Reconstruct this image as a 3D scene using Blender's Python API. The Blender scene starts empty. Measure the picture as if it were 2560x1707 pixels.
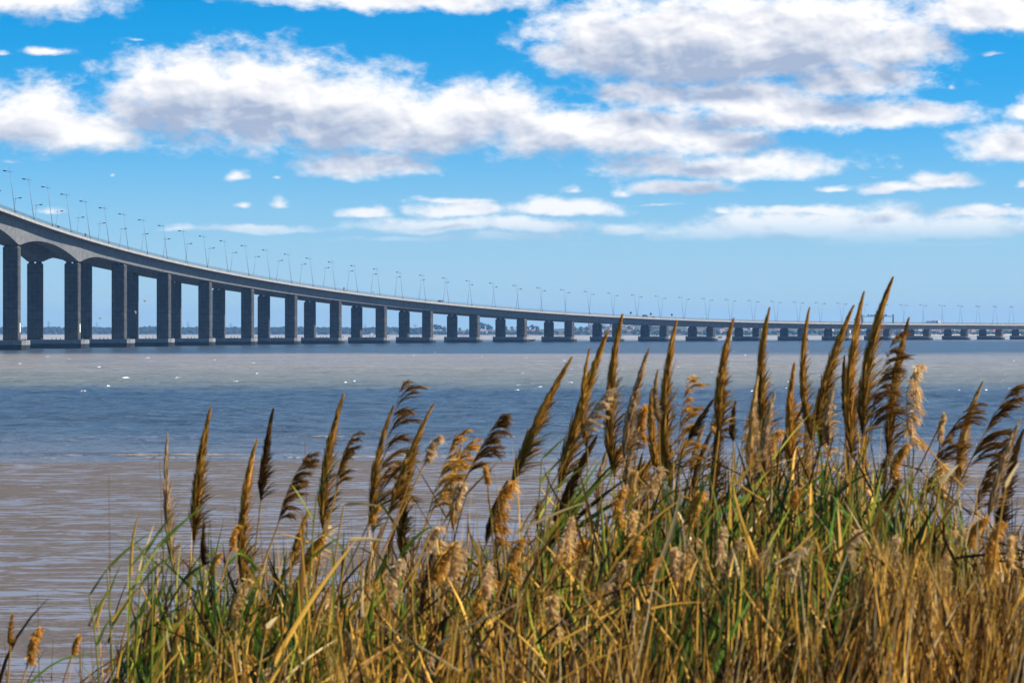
import bpy, math, random
import numpy as np
from mathutils import Vector

# ------------------------------------------------------------------ camera, world, sun, exposure
SC = bpy.context.scene
COL = SC.collection
F = 7111.0            # focal length in photo pixels (2560 wide)
Y0 = 830.25           # horizon row in the photo
HC = 7.58             # eye height over the water
R = math.radians
SUN_AZ, SUN_EL = 91.0, 40.0   # degrees right of the view axis / above the horizon

cam = bpy.data.cameras.new('camera')
cam.sensor_width = 36.0
cam.lens = 36.0 * F / 2560.0
cam.clip_start, cam.clip_end = 0.3, 60000.0
cam.dof.use_dof = True
cam.dof.focus_distance = 1500.0
cam.dof.aperture_fstop = 16.0
camo = bpy.data.objects.new('camera', cam)
COL.objects.link(camo)
camo.location = (0, 0, HC)
camo.rotation_euler = (R(90) - math.atan((853.5 - Y0) / F), 0, 0)
SC.camera = camo

SC.view_settings.view_transform = 'Standard'
SC.view_settings.look = 'None'
SC.view_settings.exposure = 0.74
SC.view_settings.gamma = 1.0
SC.view_settings.use_curve_mapping = False
SC.cycles.max_bounces = 6
SC.cycles.diffuse_bounces = 3
SC.cycles.glossy_bounces = 3
SC.cycles.transmission_bounces = 4
SC.cycles.transparent_max_bounces = 8
SC.cycles.volume_bounces = 0
SC.cycles.use_denoising = True
SC.cycles.sample_clamp_indirect = 4.0

SUNV = Vector((math.sin(R(SUN_AZ)) * math.cos(R(SUN_EL)), math.cos(R(SUN_AZ)) * math.cos(R(SUN_EL)), math.sin(R(SUN_EL))))
sun = bpy.data.lights.new('sun', 'SUN')
sun.energy = 5.0
sun.angle = R(0.53)
sun.color = (1.0, 0.93, 0.82)
suno = bpy.data.objects.new('sun', sun)
COL.objects.link(suno)
suno.rotation_euler = SUNV.to_track_quat('Z', 'Y').to_euler()

# clouds of the sky: (x, y, half width, height above, depth below, weight), on a 2352 wide picture of this part of the sky
CLOUDS = [
 (430,225,155,95,85,1.0),(600,245,200,105,80,1.0),(790,275,210,100,70,1.0),(970,300,170,75,50,.95),(330,265,90,50,45,.8),
 (60,290,150,90,55,.9),(210,312,130,50,35,.9),(1120,268,140,75,65,.95),(1290,305,240,55,52,.95),(1480,305,200,55,45,.9),
 (1640,325,150,35,28,.85),(1490,215,150,30,40,.8),(1700,225,190,40,40,.85),(1800,272,240,42,33,.9),(2060,270,190,30,25,.9),
 (1420,110,175,100,72,1.0),(1620,105,250,112,78,1.05),(1850,105,240,112,62,1.0),(2060,115,130,60,50,.9),(1650,160,280,40,28,.9),
 (1950,190,190,45,40,.85),(2240,45,190,70,42,.9),(2300,352,108,52,24,.95),(1670,388,270,38,24,.9),(840,380,150,32,22,.95),
 (920,5,330,30,26,.85),(90,10,200,60,50,.8),(2345,60,100,60,30,.8),
 (545,412,36,24,14,.75),(635,414,22,10,8,.6),(640,470,46,20,9,.75),(560,473,34,10,7,.65),(590,526,160,14,8,.7),
 (840,492,64,22,10,.85),(1070,486,120,30,15,.8),(1000,522,180,20,12,.85),(1210,522,120,22,12,.85),(820,549,70,9,6,.6),
 (1290,480,130,26,13,.85),(1050,460,120,12,8,.6),(1310,434,38,18,9,.8),(1437,442,36,17,9,.85),(1570,436,104,22,10,.85),
 (1920,438,64,15,8,.75),(2050,438,84,18,12,.8),(2150,426,76,24,12,.85),(2000,412,60,10,8,.55),(1655,491,42,16,8,.75),
 (1430,530,66,20,10,.75),(1540,530,60,18,8,.75),(1750,540,210,44,16,.85),(1950,528,260,44,24,.85),(2160,535,200,36,15,.8),
 (1165,582,76,9,5,.7),(2340,434,34,18,9,.75),(2300,470,44,16,8,.6),(120,490,54,20,9,.7),(2270,528,120,34,18,.8),
 (1180,545,150,12,8,.75),(960,548,200,9,7,.7),(1500,470,120,10,7,.6),(1850,490,160,16,9,.75),(2250,490,120,18,10,.75),(1350,560,180,7,5,.55),(2050,562,280,10,7,.7),(430,528,90,8,6,.6),(700,530,60,8,6,.6),
 (30,378,60,18,10,.55),(2342,275,44,46,30,.75),(320,98,80,14,10,.5),(110,130,100,16,12,.5),(890,185,40,30,20,.6),
 (735,142,34,18,12,.55),(265,405,20,12,8,.5),(10,135,50,18,12,.5),(2190,205,26,20,14,.5),(2270,135,50,12,9,.5)]

def build_world():
    w = bpy.data.worlds.new('World')
    SC.world = w
    w.use_nodes = True
    nt = w.node_tree
    nt.nodes.clear()
    N, L = nt.nodes.new, nt.links.new
    def m(op, a, b=None, c=None, clamp=False):
        n = N('ShaderNodeMath'); n.operation = op; n.use_clamp = clamp
        for i, v in enumerate((a, b, c)):
            if v is None: continue
            if isinstance(v, (int, float)): n.inputs[i].default_value = v
            else: L(v, n.inputs[i])
        return n.outputs[0]
    def vm(op, a, b=None, c=None):
        n = N('ShaderNodeVectorMath'); n.operation = op
        for i, v in enumerate((a, b, c)):
            if v is None: continue
            if isinstance(v, tuple): n.inputs[i].default_value = v
            else: L(v, n.inputs[i])
        return n.outputs['Value'] if op in ('LENGTH', 'DOT_PRODUCT') else n.outputs[0]
    def ramp(v, a, b, lo=0.0, hi=1.0, smooth=True):
        n = N('ShaderNodeMapRange'); n.interpolation_type = 'SMOOTHSTEP' if smooth else 'LINEAR'
        L(v, n.inputs[0])
        for i, k in enumerate((a, b, lo, hi)): n.inputs[1 + i].default_value = k
        return n.outputs[0]
    tc = N('ShaderNodeTexCoord')
    sep = N('ShaderNodeSeparateXYZ'); L(tc.outputs['Generated'], sep.inputs[0])
    k = F / 1000.0
    az = m('MULTIPLY', m('ARCTAN2', sep.outputs[0], sep.outputs[1]), k)
    el = m('MULTIPLY', m('ARCSINE', sep.outputs[2]), k)
    cmb = N('ShaderNodeCombineXYZ')
    L(az, cmb.inputs[0]); L(el, cmb.inputs[1]); L(m('MULTIPLY', el, -1.0), cmb.inputs[2])
    P = cmb.outputs[0]
    # clear sky
    sky = N('ShaderNodeTexSky'); sky.sky_type = 'NISHITA'; sky.sun_disc = False
    sky.sun_elevation = R(SUN_EL); sky.sun_rotation = R(SUN_AZ)
    sky.altitude = 0; sky.air_density = 0.6; sky.dust_density = 0.35; sky.ozone_density = 10.0
    hs = N('ShaderNodeHueSaturation'); hs.inputs['Hue'].default_value = 0.484; hs.inputs['Saturation'].default_value = 1.27; hs.inputs['Value'].default_value = 1.0
    L(sky.outputs[0], hs.inputs['Color'])
    b_sky = N('ShaderNodeBackground'); b_sky.inputs['Strength'].default_value = 0.089
    # thick bright air low over the water
    low = N('ShaderNodeMix'); low.data_type = 'RGBA'
    L(ramp(el, -0.05, 0.62, 0.8, 0.0), low.inputs['Factor']); L(hs.outputs[0], low.inputs[6]); low.inputs[7].default_value = (3.3, 4.75, 5.7, 1)
    L(low.outputs[2], b_sky.inputs['Color'])
    # clouds
    def noise(vec, scale, detail, rough, dist=0.0):
        n = N('ShaderNodeTexNoise'); n.noise_dimensions = '3D'
        L(vec, n.inputs['Vector'])
        n.inputs['Scale'].default_value = scale; n.inputs['Detail'].default_value = detail
        n.inputs['Roughness'].default_value = rough; n.inputs['Distortion'].default_value = dist
        return n
    stretch = vm('MULTIPLY', P, (1.0, 1.7, 0.0))
    warp = noise(stretch, 5.0, 3.0, 0.55)
    wv = vm('MULTIPLY', vm('SUBTRACT', warp.outputs['Color'], (0.5, 0.5, 0.5)), (0.10, 0.05, 0.0))
    wv2 = vm('MULTIPLY', wv, (1.0, 1.0, 0.0))
    sepw = N('ShaderNodeSeparateXYZ'); L(wv2, sepw.inputs[0])
    cw = N('ShaderNodeCombineXYZ')
    L(sepw.outputs[0], cw.inputs[0]); L(sepw.outputs[1], cw.inputs[1]); L(m('MULTIPLY', sepw.outputs[1], -1.0), cw.inputs[2])
    PW = vm('ADD', P, cw.outputs[0])
    def field(pv, items):
        acc = None
        for (x, y, rx, up, dn, wt) in items:
            a0 = (x * 1.0884 - 1280) / 1000.0; e0 = (Y0 - y * 1.0884) / 1000.0
            q = 1.0884 / 1000.0
            sx, su, sd = 1 / (rx * q), 1 / (up * q), 1 / (dn * q)
            v = vm('MULTIPLY_ADD', pv, (sx, su, sd), (-a0 * sx, -e0 * su, e0 * sd))
            v = vm('MAXIMUM', v, (-1e6, 0.0, 0.0))
            l = m('MULTIPLY_ADD', vm('LENGTH', v), -1.0, wt*(1.3 if rx*up > 1300 else .86 if wt > .6 else .62)*(1.12 if y > 400 and rx > 95 else 1.0))
            acc = l if acc is None else m('SMOOTH_MAX', acc, l, 0.3)
        return acc
    f1 = field(PW, CLOUDS)
    # broken cumulus over the unseen sky, kept thinner to lower the fill light
    gen = noise(vm('MULTIPLY', P, (0.9, 2.6, 0.0)), 1.1, 3.0, 0.5)
    g = m('MULTIPLY_ADD', gen.outputs[0], 5.0, -2.95)
    outside = m('MAXIMUM', ramp(m('ABSOLUTE', az), 1.3, 1.7), ramp(el, 0.86, 1.15))
    lowcut = ramp(el, 0.2, 0.4)
    g = m('SUBTRACT', m('MULTIPLY', m('ADD', g, 1.0), m('MULTIPLY', outside, lowcut)), 1.0)
    f1 = m('MAXIMUM', f1, m('MINIMUM', g, 0.9))
    sunward = (0.03, 0.07, -0.07)
    big = [c for c in CLOUDS if c[2] * c[3] > 1300]
    f2 = m('MAXIMUM', field(vm('ADD', PW, sunward), big), m('MINIMUM', g, 0.5))
    n1 = noise(stretch, 10.0, 7.0, 0.56, 0.2)
    sh1 = noise(stretch, 6.5, 3.5, 0.48, 0.3)
    n1b = noise(vm('ADD', stretch, (0.020, 0.042, 0.0)), 6.5, 3.5, 0.48, 0.3)
    n1v = m('SUBTRACT', n1.outputs[0], 0.5)
    n2v = m('SUBTRACT', n1b.outputs[0], 0.5)
    nf = noise(stretch, 38.0, 4.0, 0.6, 0.3)
    dens = m('MULTIPLY_ADD', m('SUBTRACT', nf.outputs[0], 0.5), 0.5, m('MULTIPLY_ADD', n1v, 1.7, f1))
    mask = ramp(dens, -0.22, 0.66)
    # light reaching this spot: what lies towards the sun in the cloud takes it away
    depth = m('MULTIPLY_ADD', n2v, 0.5, f2)
    def billow(v):
        return m('ABSOLUTE', m('SUBTRACT', noise(v, 15.0, 2.5, 0.5, 0.2).outputs[0], 0.5))
    puff = m('SUBTRACT', billow(vm('ADD', stretch, (0.008, 0.016, 0.0))), billow(stretch))
    relief = m('ADD', m('MULTIPLY', m('SUBTRACT', n1b.outputs[0], sh1.outputs[0]), 1.7), m('MULTIPLY', puff, 0.7))
    lit = m('SUBTRACT', ramp(depth, 0.05, 1.08, 1.0, 0.0, False), relief, clamp=True)
    mixc = N('ShaderNodeMix'); mixc.data_type = 'RGBA'
    L(lit, mixc.inputs['Factor'])
    mixc.inputs[6].default_value = (0.38, 0.46, 0.62, 1)
    mixc.inputs[7].default_value = (1.0, 0.985, 0.985, 1)
    # far clouds low over the horizon are seen through more air
    air = N('ShaderNodeMix'); air.data_type = 'RGBA'
    L(ramp(el, 0.22, 0.55, 0.28, 0.0), air.inputs['Factor'])
    L(mixc.outputs[2], air.inputs[6]); air.inputs[7].default_value = (0.62, 0.76, 0.88, 1)
    b_cl = N('ShaderNodeBackground'); b_cl.inputs['Strength'].default_value = 0.65
    L(air.outputs[2], b_cl.inputs['Color'])
    mx = N('ShaderNodeMixShader')
    L(m('MULTIPLY', mask, ramp(el, 0.2, 0.3)), mx.inputs[0]); L(b_sky.outputs[0], mx.inputs[1]); L(b_cl.outputs[0], mx.inputs[2])
    out = N('ShaderNodeOutputWorld'); L(mx.outputs[0], out.inputs['Surface'])
    w.cycles.sampling_method = 'MANUAL'; w.cycles.sample_map_resolution = 512
build_world()

# ------------------------------------------------------------------ helpers
rng = np.random.default_rng(7)
random.seed(7)
def wx(u, d): return (u - 1280.0) / F * d                # world x of photo column u at distance d
def wz(v, d): return HC + (Y0 - v) / F * d               # world z of photo row v at distance d
K = 2560 / 2352.0

class MB:
    def __init__(s): s.v, s.f, s.m = [], [], []
    def add(s, verts, faces, mat=0):
        o = len(s.v); s.v += [tuple(map(float, p)) for p in verts]
        for f in faces: s.f.append(tuple(o + i for i in f)); s.m.append(mat)
    def box(s, x0, x1, y0, y1, z0, z1, mat=0):
        s.add([(x0,y0,z0),(x1,y0,z0),(x1,y1,z0),(x0,y1,z0),(x0,y0,z1),(x1,y0,z1),(x1,y1,z1),(x0,y1,z1)],
              [(0,3,2,1),(4,5,6,7),(0,1,5,4),(1,2,6,5),(2,3,7,6),(3,0,4,7)], mat)
    def prism(s, poly, z0, z1, mat=0, top=None):
        n = len(poly); top = top or poly
        s.add([(x,y,z0) for x,y in poly] + [(x,y,z1) for x,y in top],
              [tuple(range(n-1,-1,-1)), tuple(range(n,2*n))] + [(i,(i+1)%n,n+(i+1)%n,n+i) for i in range(n)], mat)
    def extrude_y(s, poly, y0, y1, mat=0):   # polygon in x,z
        n = len(poly)
        s.add([(x,y0,z) for x,z in poly] + [(x,y1,z) for x,z in poly],
              [tuple(range(n)), tuple(range(2*n-1,n-1,-1))] + [(i,n+i,n+(i+1)%n,(i+1)%n) for i in range(n)], mat)
    def tube(s, pts, rad, n=6, mat=0):
        pts = [Vector(p) for p in pts]; rings = []
        for i, p in enumerate(pts):
            d = (pts[min(i+1,len(pts)-1)] - pts[max(i-1,0)]).normalized()
            a = d.cross(Vector((0,1,0)) if abs(d.y) < .9 else Vector((1,0,0))).normalized(); b = d.cross(a)
            r = rad[i] if isinstance(rad, (list, tuple)) else rad
            rings.append([p + a*r*math.cos(2*math.pi*k/n) + b*r*math.sin(2*math.pi*k/n) for k in range(n)])
        vs = [v for q in rings for v in q]
        fs = [(i*n+k, i*n+(k+1)%n, (i+1)*n+(k+1)%n, (i+1)*n+k) for i in range(len(pts)-1) for k in range(n)]
        fs += [tuple(range(n-1,-1,-1)), tuple(range((len(pts)-1)*n, len(pts)*n))]
        s.add(vs, fs, mat)
    def mesh(s, name, mats, smooth=False):
        me = bpy.data.meshes.new(name); me.from_pydata(s.v, [], s.f)
        for mt in mats: me.materials.append(mt)
        if len(mats) > 1: me.polygons.foreach_set('material_index', s.m)
        if smooth: me.polygons.foreach_set('use_smooth', [True]*len(me.polygons))
        me.update(); return me
    def build(s, name, mats, parent=None, smooth=False, loc=None):
        if not isinstance(mats, (list, tuple)): mats = [mats]
        return link(name, s.mesh(name, mats, smooth), parent, loc)

def link(name, data, parent=None, loc=None):
    o = bpy.data.objects.new(name, data); COL.objects.link(o)
    if parent is not None: o.parent = parent
    if loc is not None: o.location = loc
    return o
def tag(o, label=None, cat=None, group=None, kind=None):
    if label: o['label'] = label
    if cat: o['category'] = cat
    if group: o['group'] = group
    if kind: o['kind'] = kind
    return o
def empty(name, loc=(0,0,0), rz=0.0):
    o = link(name, None); o.location = loc; o.rotation_euler.z = rz; o.empty_display_size = .1
    return o
def np_mesh(name, V, Q, mats, col=None, smooth=False, tri=False):
    """V (n,3), Q (m,4|3) -> mesh, optional per-vertex colour"""
    me = bpy.data.meshes.new(name)
    n, (mq, k) = len(V), Q.shape
    me.vertices.add(n); me.vertices.foreach_set('co', np.ascontiguousarray(V, dtype=np.float32).ravel())
    me.loops.add(mq*k); me.loops.foreach_set('vertex_index', np.ascontiguousarray(Q, dtype=np.int32).ravel())
    me.polygons.add(mq)
    me.polygons.foreach_set('loop_start', np.arange(0, mq*k, k, dtype=np.int32))
    me.polygons.foreach_set('loop_total', np.full(mq, k, dtype=np.int32))
    if smooth: me.polygons.foreach_set('use_smooth', np.ones(mq, dtype=bool))
    for mt in mats: me.materials.append(mt)
    if col is not None:
        at = me.color_attributes.new('tint', 'FLOAT_COLOR', 'POINT')
        c4 = np.ones((n, 4), dtype=np.float32); c4[:, :3] = col
        at.data.foreach_set('color', c4.ravel())
    me.update(calc_edges=True); me.validate()
    return me

# ------------------------------------------------------------------ materials
def material(name, rough=.8, spec=.3):
    mt = bpy.data.materials.new(name); mt.use_nodes = True
    nt = mt.node_tree; b = nt.nodes['Principled BSDF']
    b.inputs['Roughness'].default_value = rough
    b.inputs['Specular IOR Level'].default_value = spec
    return mt, nt, b
def nn(nt, t, **kw):
    n = nt.nodes.new(t)
    for k, v in kw.items():
        if k.startswith('i_'): n.inputs[k[2:].replace('_', ' ')].default_value = v
        else: setattr(n, k, v)
    return n
def cramp(nt, fac, stops):
    r = nn(nt, 'ShaderNodeValToRGB'); nt.links.new(fac, r.inputs[0])
    e = r.color_ramp.elements
    while len(e) < len(stops): e.new(.5)
    for q, (p, c) in zip(e, stops): q.position = p; q.color = tuple(c) + (1,) if len(c) == 3 else c
    return r.outputs[0]
def coords(nt, scale=(1,1,1), kind='Object'):
    tc = nn(nt, 'ShaderNodeTexCoord'); mp = nn(nt, 'ShaderNodeMapping')
    mp.inputs['Scale'].default_value = scale
    nt.links.new(tc.outputs[kind], mp.inputs[0]); return mp.outputs[0]
def noisy(name, c0, c1, scale=1.0, stretch=(1,1,1), rough=.85, bump=.0, detail=6, spec=.25, bdist=.05):
    mt, nt, b = material(name, rough, spec)
    v = coords(nt, stretch)
    n = nn(nt, 'ShaderNodeTexNoise', i_Scale=scale, i_Detail=detail, i_Roughness=.62); nt.links.new(v, n.inputs[0])
    nt.links.new(cramp(nt, n.outputs[0], [(.3, c0), (.72, c1)]), b.inputs['Base Color'])
    if bump:
        bp = nn(nt, 'ShaderNodeBump', i_Strength=bump, i_Distance=bdist); nt.links.new(n.outputs[0], bp.inputs['Height'])
        nt.links.new(bp.outputs[0], b.inputs['Normal'])
    return mt
def plain(name, c, rough=.6, spec=.3, metal=0.0):
    mt, nt, b = material(name, rough, spec); b.inputs['Base Color'].default_value = tuple(c) + (1,); b.inputs['Metallic'].default_value = metal
    return mt

def concrete(name, c0, c1, lines='z', pitch=4.2):
    """cast concrete: mottling, rain streaks, pour joints"""
    mt, nt, b = material(name, .85, .2); L = nt.links.new
    tc = nn(nt, 'ShaderNodeTexCoord'); sp = nn(nt, 'ShaderNodeSeparateXYZ'); L(tc.outputs['Object'], sp.inputs[0])
    n = nn(nt, 'ShaderNodeTexNoise', i_Scale=.35, i_Detail=8., i_Roughness=.65); L(tc.outputs['Object'], n.inputs[0])
    st = nn(nt, 'ShaderNodeMapping'); st.inputs['Scale'].default_value = (1.6, 1.6, .05); L(tc.outputs['Object'], st.inputs[0])
    ns = nn(nt, 'ShaderNodeTexNoise', i_Scale=1.0, i_Detail=5., i_Roughness=.7); L(st.outputs[0], ns.inputs[0])
    ad = nn(nt, 'ShaderNodeMath', operation='MULTIPLY_ADD'); L(ns.outputs[0], ad.inputs[0]); ad.inputs[1].default_value = .7; L(n.outputs[0], ad.inputs[2])
    c = cramp(nt, ad.outputs[0], [(.62, c0), (1.05 if False else 1.0, c1)])
    fr = nn(nt, 'ShaderNodeMath', operation='FRACT'); dv = nn(nt, 'ShaderNodeMath', operation='DIVIDE'); dv.inputs[1].default_value = pitch
    L(sp.outputs[2], dv.inputs[0]); L(dv.outputs[0], fr.inputs[0])
    lt = nn(nt, 'ShaderNodeMath', operation='LESS_THAN'); lt.inputs[1].default_value = .07; L(fr.outputs[0], lt.inputs[0])
    mx = nn(nt, 'ShaderNodeMix', data_type='RGBA'); mm = nn(nt, 'ShaderNodeMath', operation='MULTIPLY'); mm.inputs[1].default_value = .6 if lines else 0.
    L(lt.outputs[0], mm.inputs[0]); L(mm.outputs[0], mx.inputs[0]); L(c, mx.inputs[6]); mx.inputs[7].default_value = tuple(k*.4 for k in c0) + (1,)
    L(mx.outputs[2], b.inputs['Base Color'])
    bp = nn(nt, 'ShaderNodeBump', i_Strength=.3, i_Distance=.08); L(n.outputs[0], bp.inputs['Height']); L(bp.outputs[0], b.inputs['Normal'])
    return mt

def tinted_leaf(name, trans=.45, rough=.55, spec=.2):
    """vegetation: colour from each blade's own tint, light passes through"""
    mt, nt, b = material(name, rough, spec); L = nt.links.new
    at = nn(nt, 'ShaderNodeAttribute', attribute_name='tint')
    L(at.outputs['Color'], b.inputs['Base Color'])
    tr = nn(nt, 'ShaderNodeBsdfTranslucent'); L(at.outputs['Color'], tr.inputs['Color'])
    mx = nn(nt, 'ShaderNodeMixShader'); mx.inputs[0].default_value = trans
    out = nt.nodes['Material Output']
    L(b.outputs[0], mx.inputs[1]); L(tr.outputs[0], mx.inputs[2]); L(mx.outputs[0], out.inputs['Surface'])
    return mt

M = dict(
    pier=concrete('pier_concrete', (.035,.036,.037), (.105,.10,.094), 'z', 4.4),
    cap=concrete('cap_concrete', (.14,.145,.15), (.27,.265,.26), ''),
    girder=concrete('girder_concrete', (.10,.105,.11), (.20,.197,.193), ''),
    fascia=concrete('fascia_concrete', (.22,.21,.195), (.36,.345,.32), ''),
    wetzone=noisy('algae_wet_concrete', (.008,.011,.014), (.03,.032,.03), .8, (1,1,.3), .5),
    steel=plain('galvanised_steel', (.16,.18,.20), .45, .5, .3),
    pole=plain('lamp_pole_paint', (.20,.22,.25), .5, .4),
    dark=plain('dark_rubber', (.012,.012,.014), .8),
    bearing=plain('bearing_rubber', (.03,.03,.035), .8),
    asphalt=noisy('asphalt', (.04,.04,.042), (.065,.065,.065), 2.0, rough=.9),
    white=plain('white_board', (.75,.75,.72), .6),
    red=plain('red_paint', (.30,.035,.03), .5),
    teal=plain('teal_sign_back', (.03,.10,.10), .6),
    sign=plain('dark_sign_panel', (.02,.025,.035), .5),
    glass=plain('dark_window_glass', (.015,.02,.03), .1, .6),
    vanpaint=plain('grey_blue_car_paint', (.07,.09,.13), .3, .5),
    carpaint=plain('dark_car_paint', (.035,.05,.055), .3, .5),
    silver=plain('silver_car_paint', (.40,.42,.44), .3, .5),
    feather=plain('white_feathers', (.62,.62,.62), .8), darkfeather=plain('grey_feathers', (.10,.10,.11), .8),
    boat=plain('boat_hull_paint', (.10,.12,.15), .5), boatw=plain('white_boat_paint', (.75,.76,.78), .5),
    plume=tinted_leaf('reed_plume', .34, .7, .1), leaf=tinted_leaf('reed_leaf', .25, .5, .12), stem=tinted_leaf('reed_stem', .06, .5, .15),
    tree=noisy('far_tree_foliage', (.010,.024,.014), (.03,.05,.026), .12, rough=.95, spec=.1),
)

# ------------------------------------------------------------------ the setting: water, mud, bank, far shore
def water_material():
    mt, nt, b = material('estuary_water', .24, .36); L = nt.links.new
    b.inputs['IOR'].default_value = 1.333
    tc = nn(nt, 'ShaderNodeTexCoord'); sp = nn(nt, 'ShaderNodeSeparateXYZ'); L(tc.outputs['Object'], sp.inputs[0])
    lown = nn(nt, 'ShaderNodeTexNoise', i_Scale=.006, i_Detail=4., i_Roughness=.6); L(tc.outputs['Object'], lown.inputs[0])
    # cloud shadow painted into the colour: blue bands shaded, tan bands sunlit silt
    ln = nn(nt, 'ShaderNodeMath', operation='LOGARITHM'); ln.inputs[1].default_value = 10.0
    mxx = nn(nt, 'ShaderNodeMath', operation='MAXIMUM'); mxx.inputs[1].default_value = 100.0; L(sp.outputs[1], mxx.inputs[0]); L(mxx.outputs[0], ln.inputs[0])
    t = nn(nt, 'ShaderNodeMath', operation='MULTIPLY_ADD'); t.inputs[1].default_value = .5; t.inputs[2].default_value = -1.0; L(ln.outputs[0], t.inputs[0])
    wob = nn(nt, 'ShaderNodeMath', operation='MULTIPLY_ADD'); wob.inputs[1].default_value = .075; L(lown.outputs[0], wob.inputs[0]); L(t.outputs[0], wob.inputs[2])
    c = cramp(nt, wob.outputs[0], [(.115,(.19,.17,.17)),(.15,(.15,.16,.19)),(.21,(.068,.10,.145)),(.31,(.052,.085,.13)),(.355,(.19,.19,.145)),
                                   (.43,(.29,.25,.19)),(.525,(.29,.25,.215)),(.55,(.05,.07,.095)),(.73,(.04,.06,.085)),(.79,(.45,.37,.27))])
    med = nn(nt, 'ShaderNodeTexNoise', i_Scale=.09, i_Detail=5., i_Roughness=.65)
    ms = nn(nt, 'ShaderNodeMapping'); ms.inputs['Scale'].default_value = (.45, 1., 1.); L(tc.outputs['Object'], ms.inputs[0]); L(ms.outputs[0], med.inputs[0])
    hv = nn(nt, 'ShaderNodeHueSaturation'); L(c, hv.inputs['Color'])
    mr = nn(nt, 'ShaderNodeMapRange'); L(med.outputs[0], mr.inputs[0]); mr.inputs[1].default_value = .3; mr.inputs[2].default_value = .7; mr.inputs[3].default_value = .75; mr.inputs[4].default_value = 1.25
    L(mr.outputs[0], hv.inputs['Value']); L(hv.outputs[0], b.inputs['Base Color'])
    v2 = nn(nt, 'ShaderNodeMapping'); v2.inputs['Scale'].default_value = (.55, 1., 1.); L(tc.outputs['Object'], v2.inputs[0])
    w1 = nn(nt, 'ShaderNodeTexNoise', i_Scale=.8, i_Detail=6., i_Roughness=.68, i_Distortion=.4); L(v2.outputs[0], w1.inputs[0])
    bp = nn(nt, 'ShaderNodeBump', i_Strength=1.0, i_Distance=1.3); L(w1.outputs[0], bp.inputs['Height']); L(bp.outputs[0], b.inputs['Normal'])
    return mt
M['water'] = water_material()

def mud_material():
    mt, nt, b = material('wet_tidal_mud', .6, .36); L = nt.links.new
    tc = nn(nt, 'ShaderNodeTexCoord')
    mp = nn(nt, 'ShaderNodeMapping'); mp.inputs['Scale'].default_value = (.38, 1., 1.); mp.inputs['Rotation'].default_value = (0, 0, .08); L(tc.outputs['Object'], mp.inputs[0])
    big = nn(nt, 'ShaderNodeTexNoise', i_Scale=.075, i_Detail=4., i_Roughness=.55); L(mp.outputs[0], big.inputs[0])
    rill = nn(nt, 'ShaderNodeTexNoise', i_Scale=1.1, i_Detail=7., i_Roughness=.72, i_Distortion=.5); L(mp.outputs[0], rill.inputs[0])
    fine = nn(nt, 'ShaderNodeTexNoise', i_Scale=5., i_Detail=5., i_Roughness=.7); L(tc.outputs['Object'], fine.inputs[0])
    s = nn(nt, 'ShaderNodeMath', operation='MULTIPLY_ADD'); s.inputs[1].default_value = .5; L(big.outputs[0], s.inputs[0]); L(rill.outputs[0], s.inputs[2])
    film = nn(nt, 'ShaderNodeMapRange', interpolation_type='SMOOTHSTEP'); L(s.outputs[0], film.inputs[0])
    film.inputs[1].default_value = .695; film.inputs[2].default_value = .755; film.inputs[3].default_value = 1.; film.inputs[4].default_value = 0.
    c1 = cramp(nt, fine.outputs[0], [(.25, (.045,.036,.031)), (.72, (.160,.126,.103))])
    mx = nn(nt, 'ShaderNodeMix', data_type='RGBA'); L(film.outputs[0], mx.inputs[0]); L(c1, mx.inputs[6]); mx.inputs[7].default_value = (.20,.18,.185,1)  # films also tinted pale: cloud reflection put into the colour
    L(mx.outputs[2], b.inputs['Base Color'])
    ro = nn(nt, 'ShaderNodeMapRange'); L(film.outputs[0], ro.inputs[0]); ro.inputs[3].default_value = .8; ro.inputs[4].default_value = .3; L(ro.outputs[0], b.inputs['Roughness'])
    st = nn(nt, 'ShaderNodeMapRange'); L(film.outputs[0], st.inputs[0]); st.inputs[3].default_value = .55; st.inputs[4].default_value = .06
    h = nn(nt, 'ShaderNodeMath', operation='ADD'); L(fine.outputs[0], h.inputs[0]); L(rill.outputs[0], h.inputs[1])
    bp = nn(nt, 'ShaderNodeBump', i_Distance=.12); L(st.outputs[0], bp.inputs['Strength']); L(h.outputs[0], bp.inputs['Height']); L(bp.outputs[0], b.inputs['Normal'])
    return mt
M['mud'] = mud_material()

def grid(name, X, Y, Z, mats, smooth=True):
    r, c = X.shape
    V = np.stack([X.ravel(), Y.ravel(), Z.ravel()], 1)
    i = np.arange(r-1)[:, None]*c + np.arange(c-1)[None, :]
    Q = np.stack([i, i+1, i+1+c, i+c], -1).reshape(-1, 4)
    return link(name, np_mesh(name, V, Q, mats, smooth=smooth))

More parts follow.
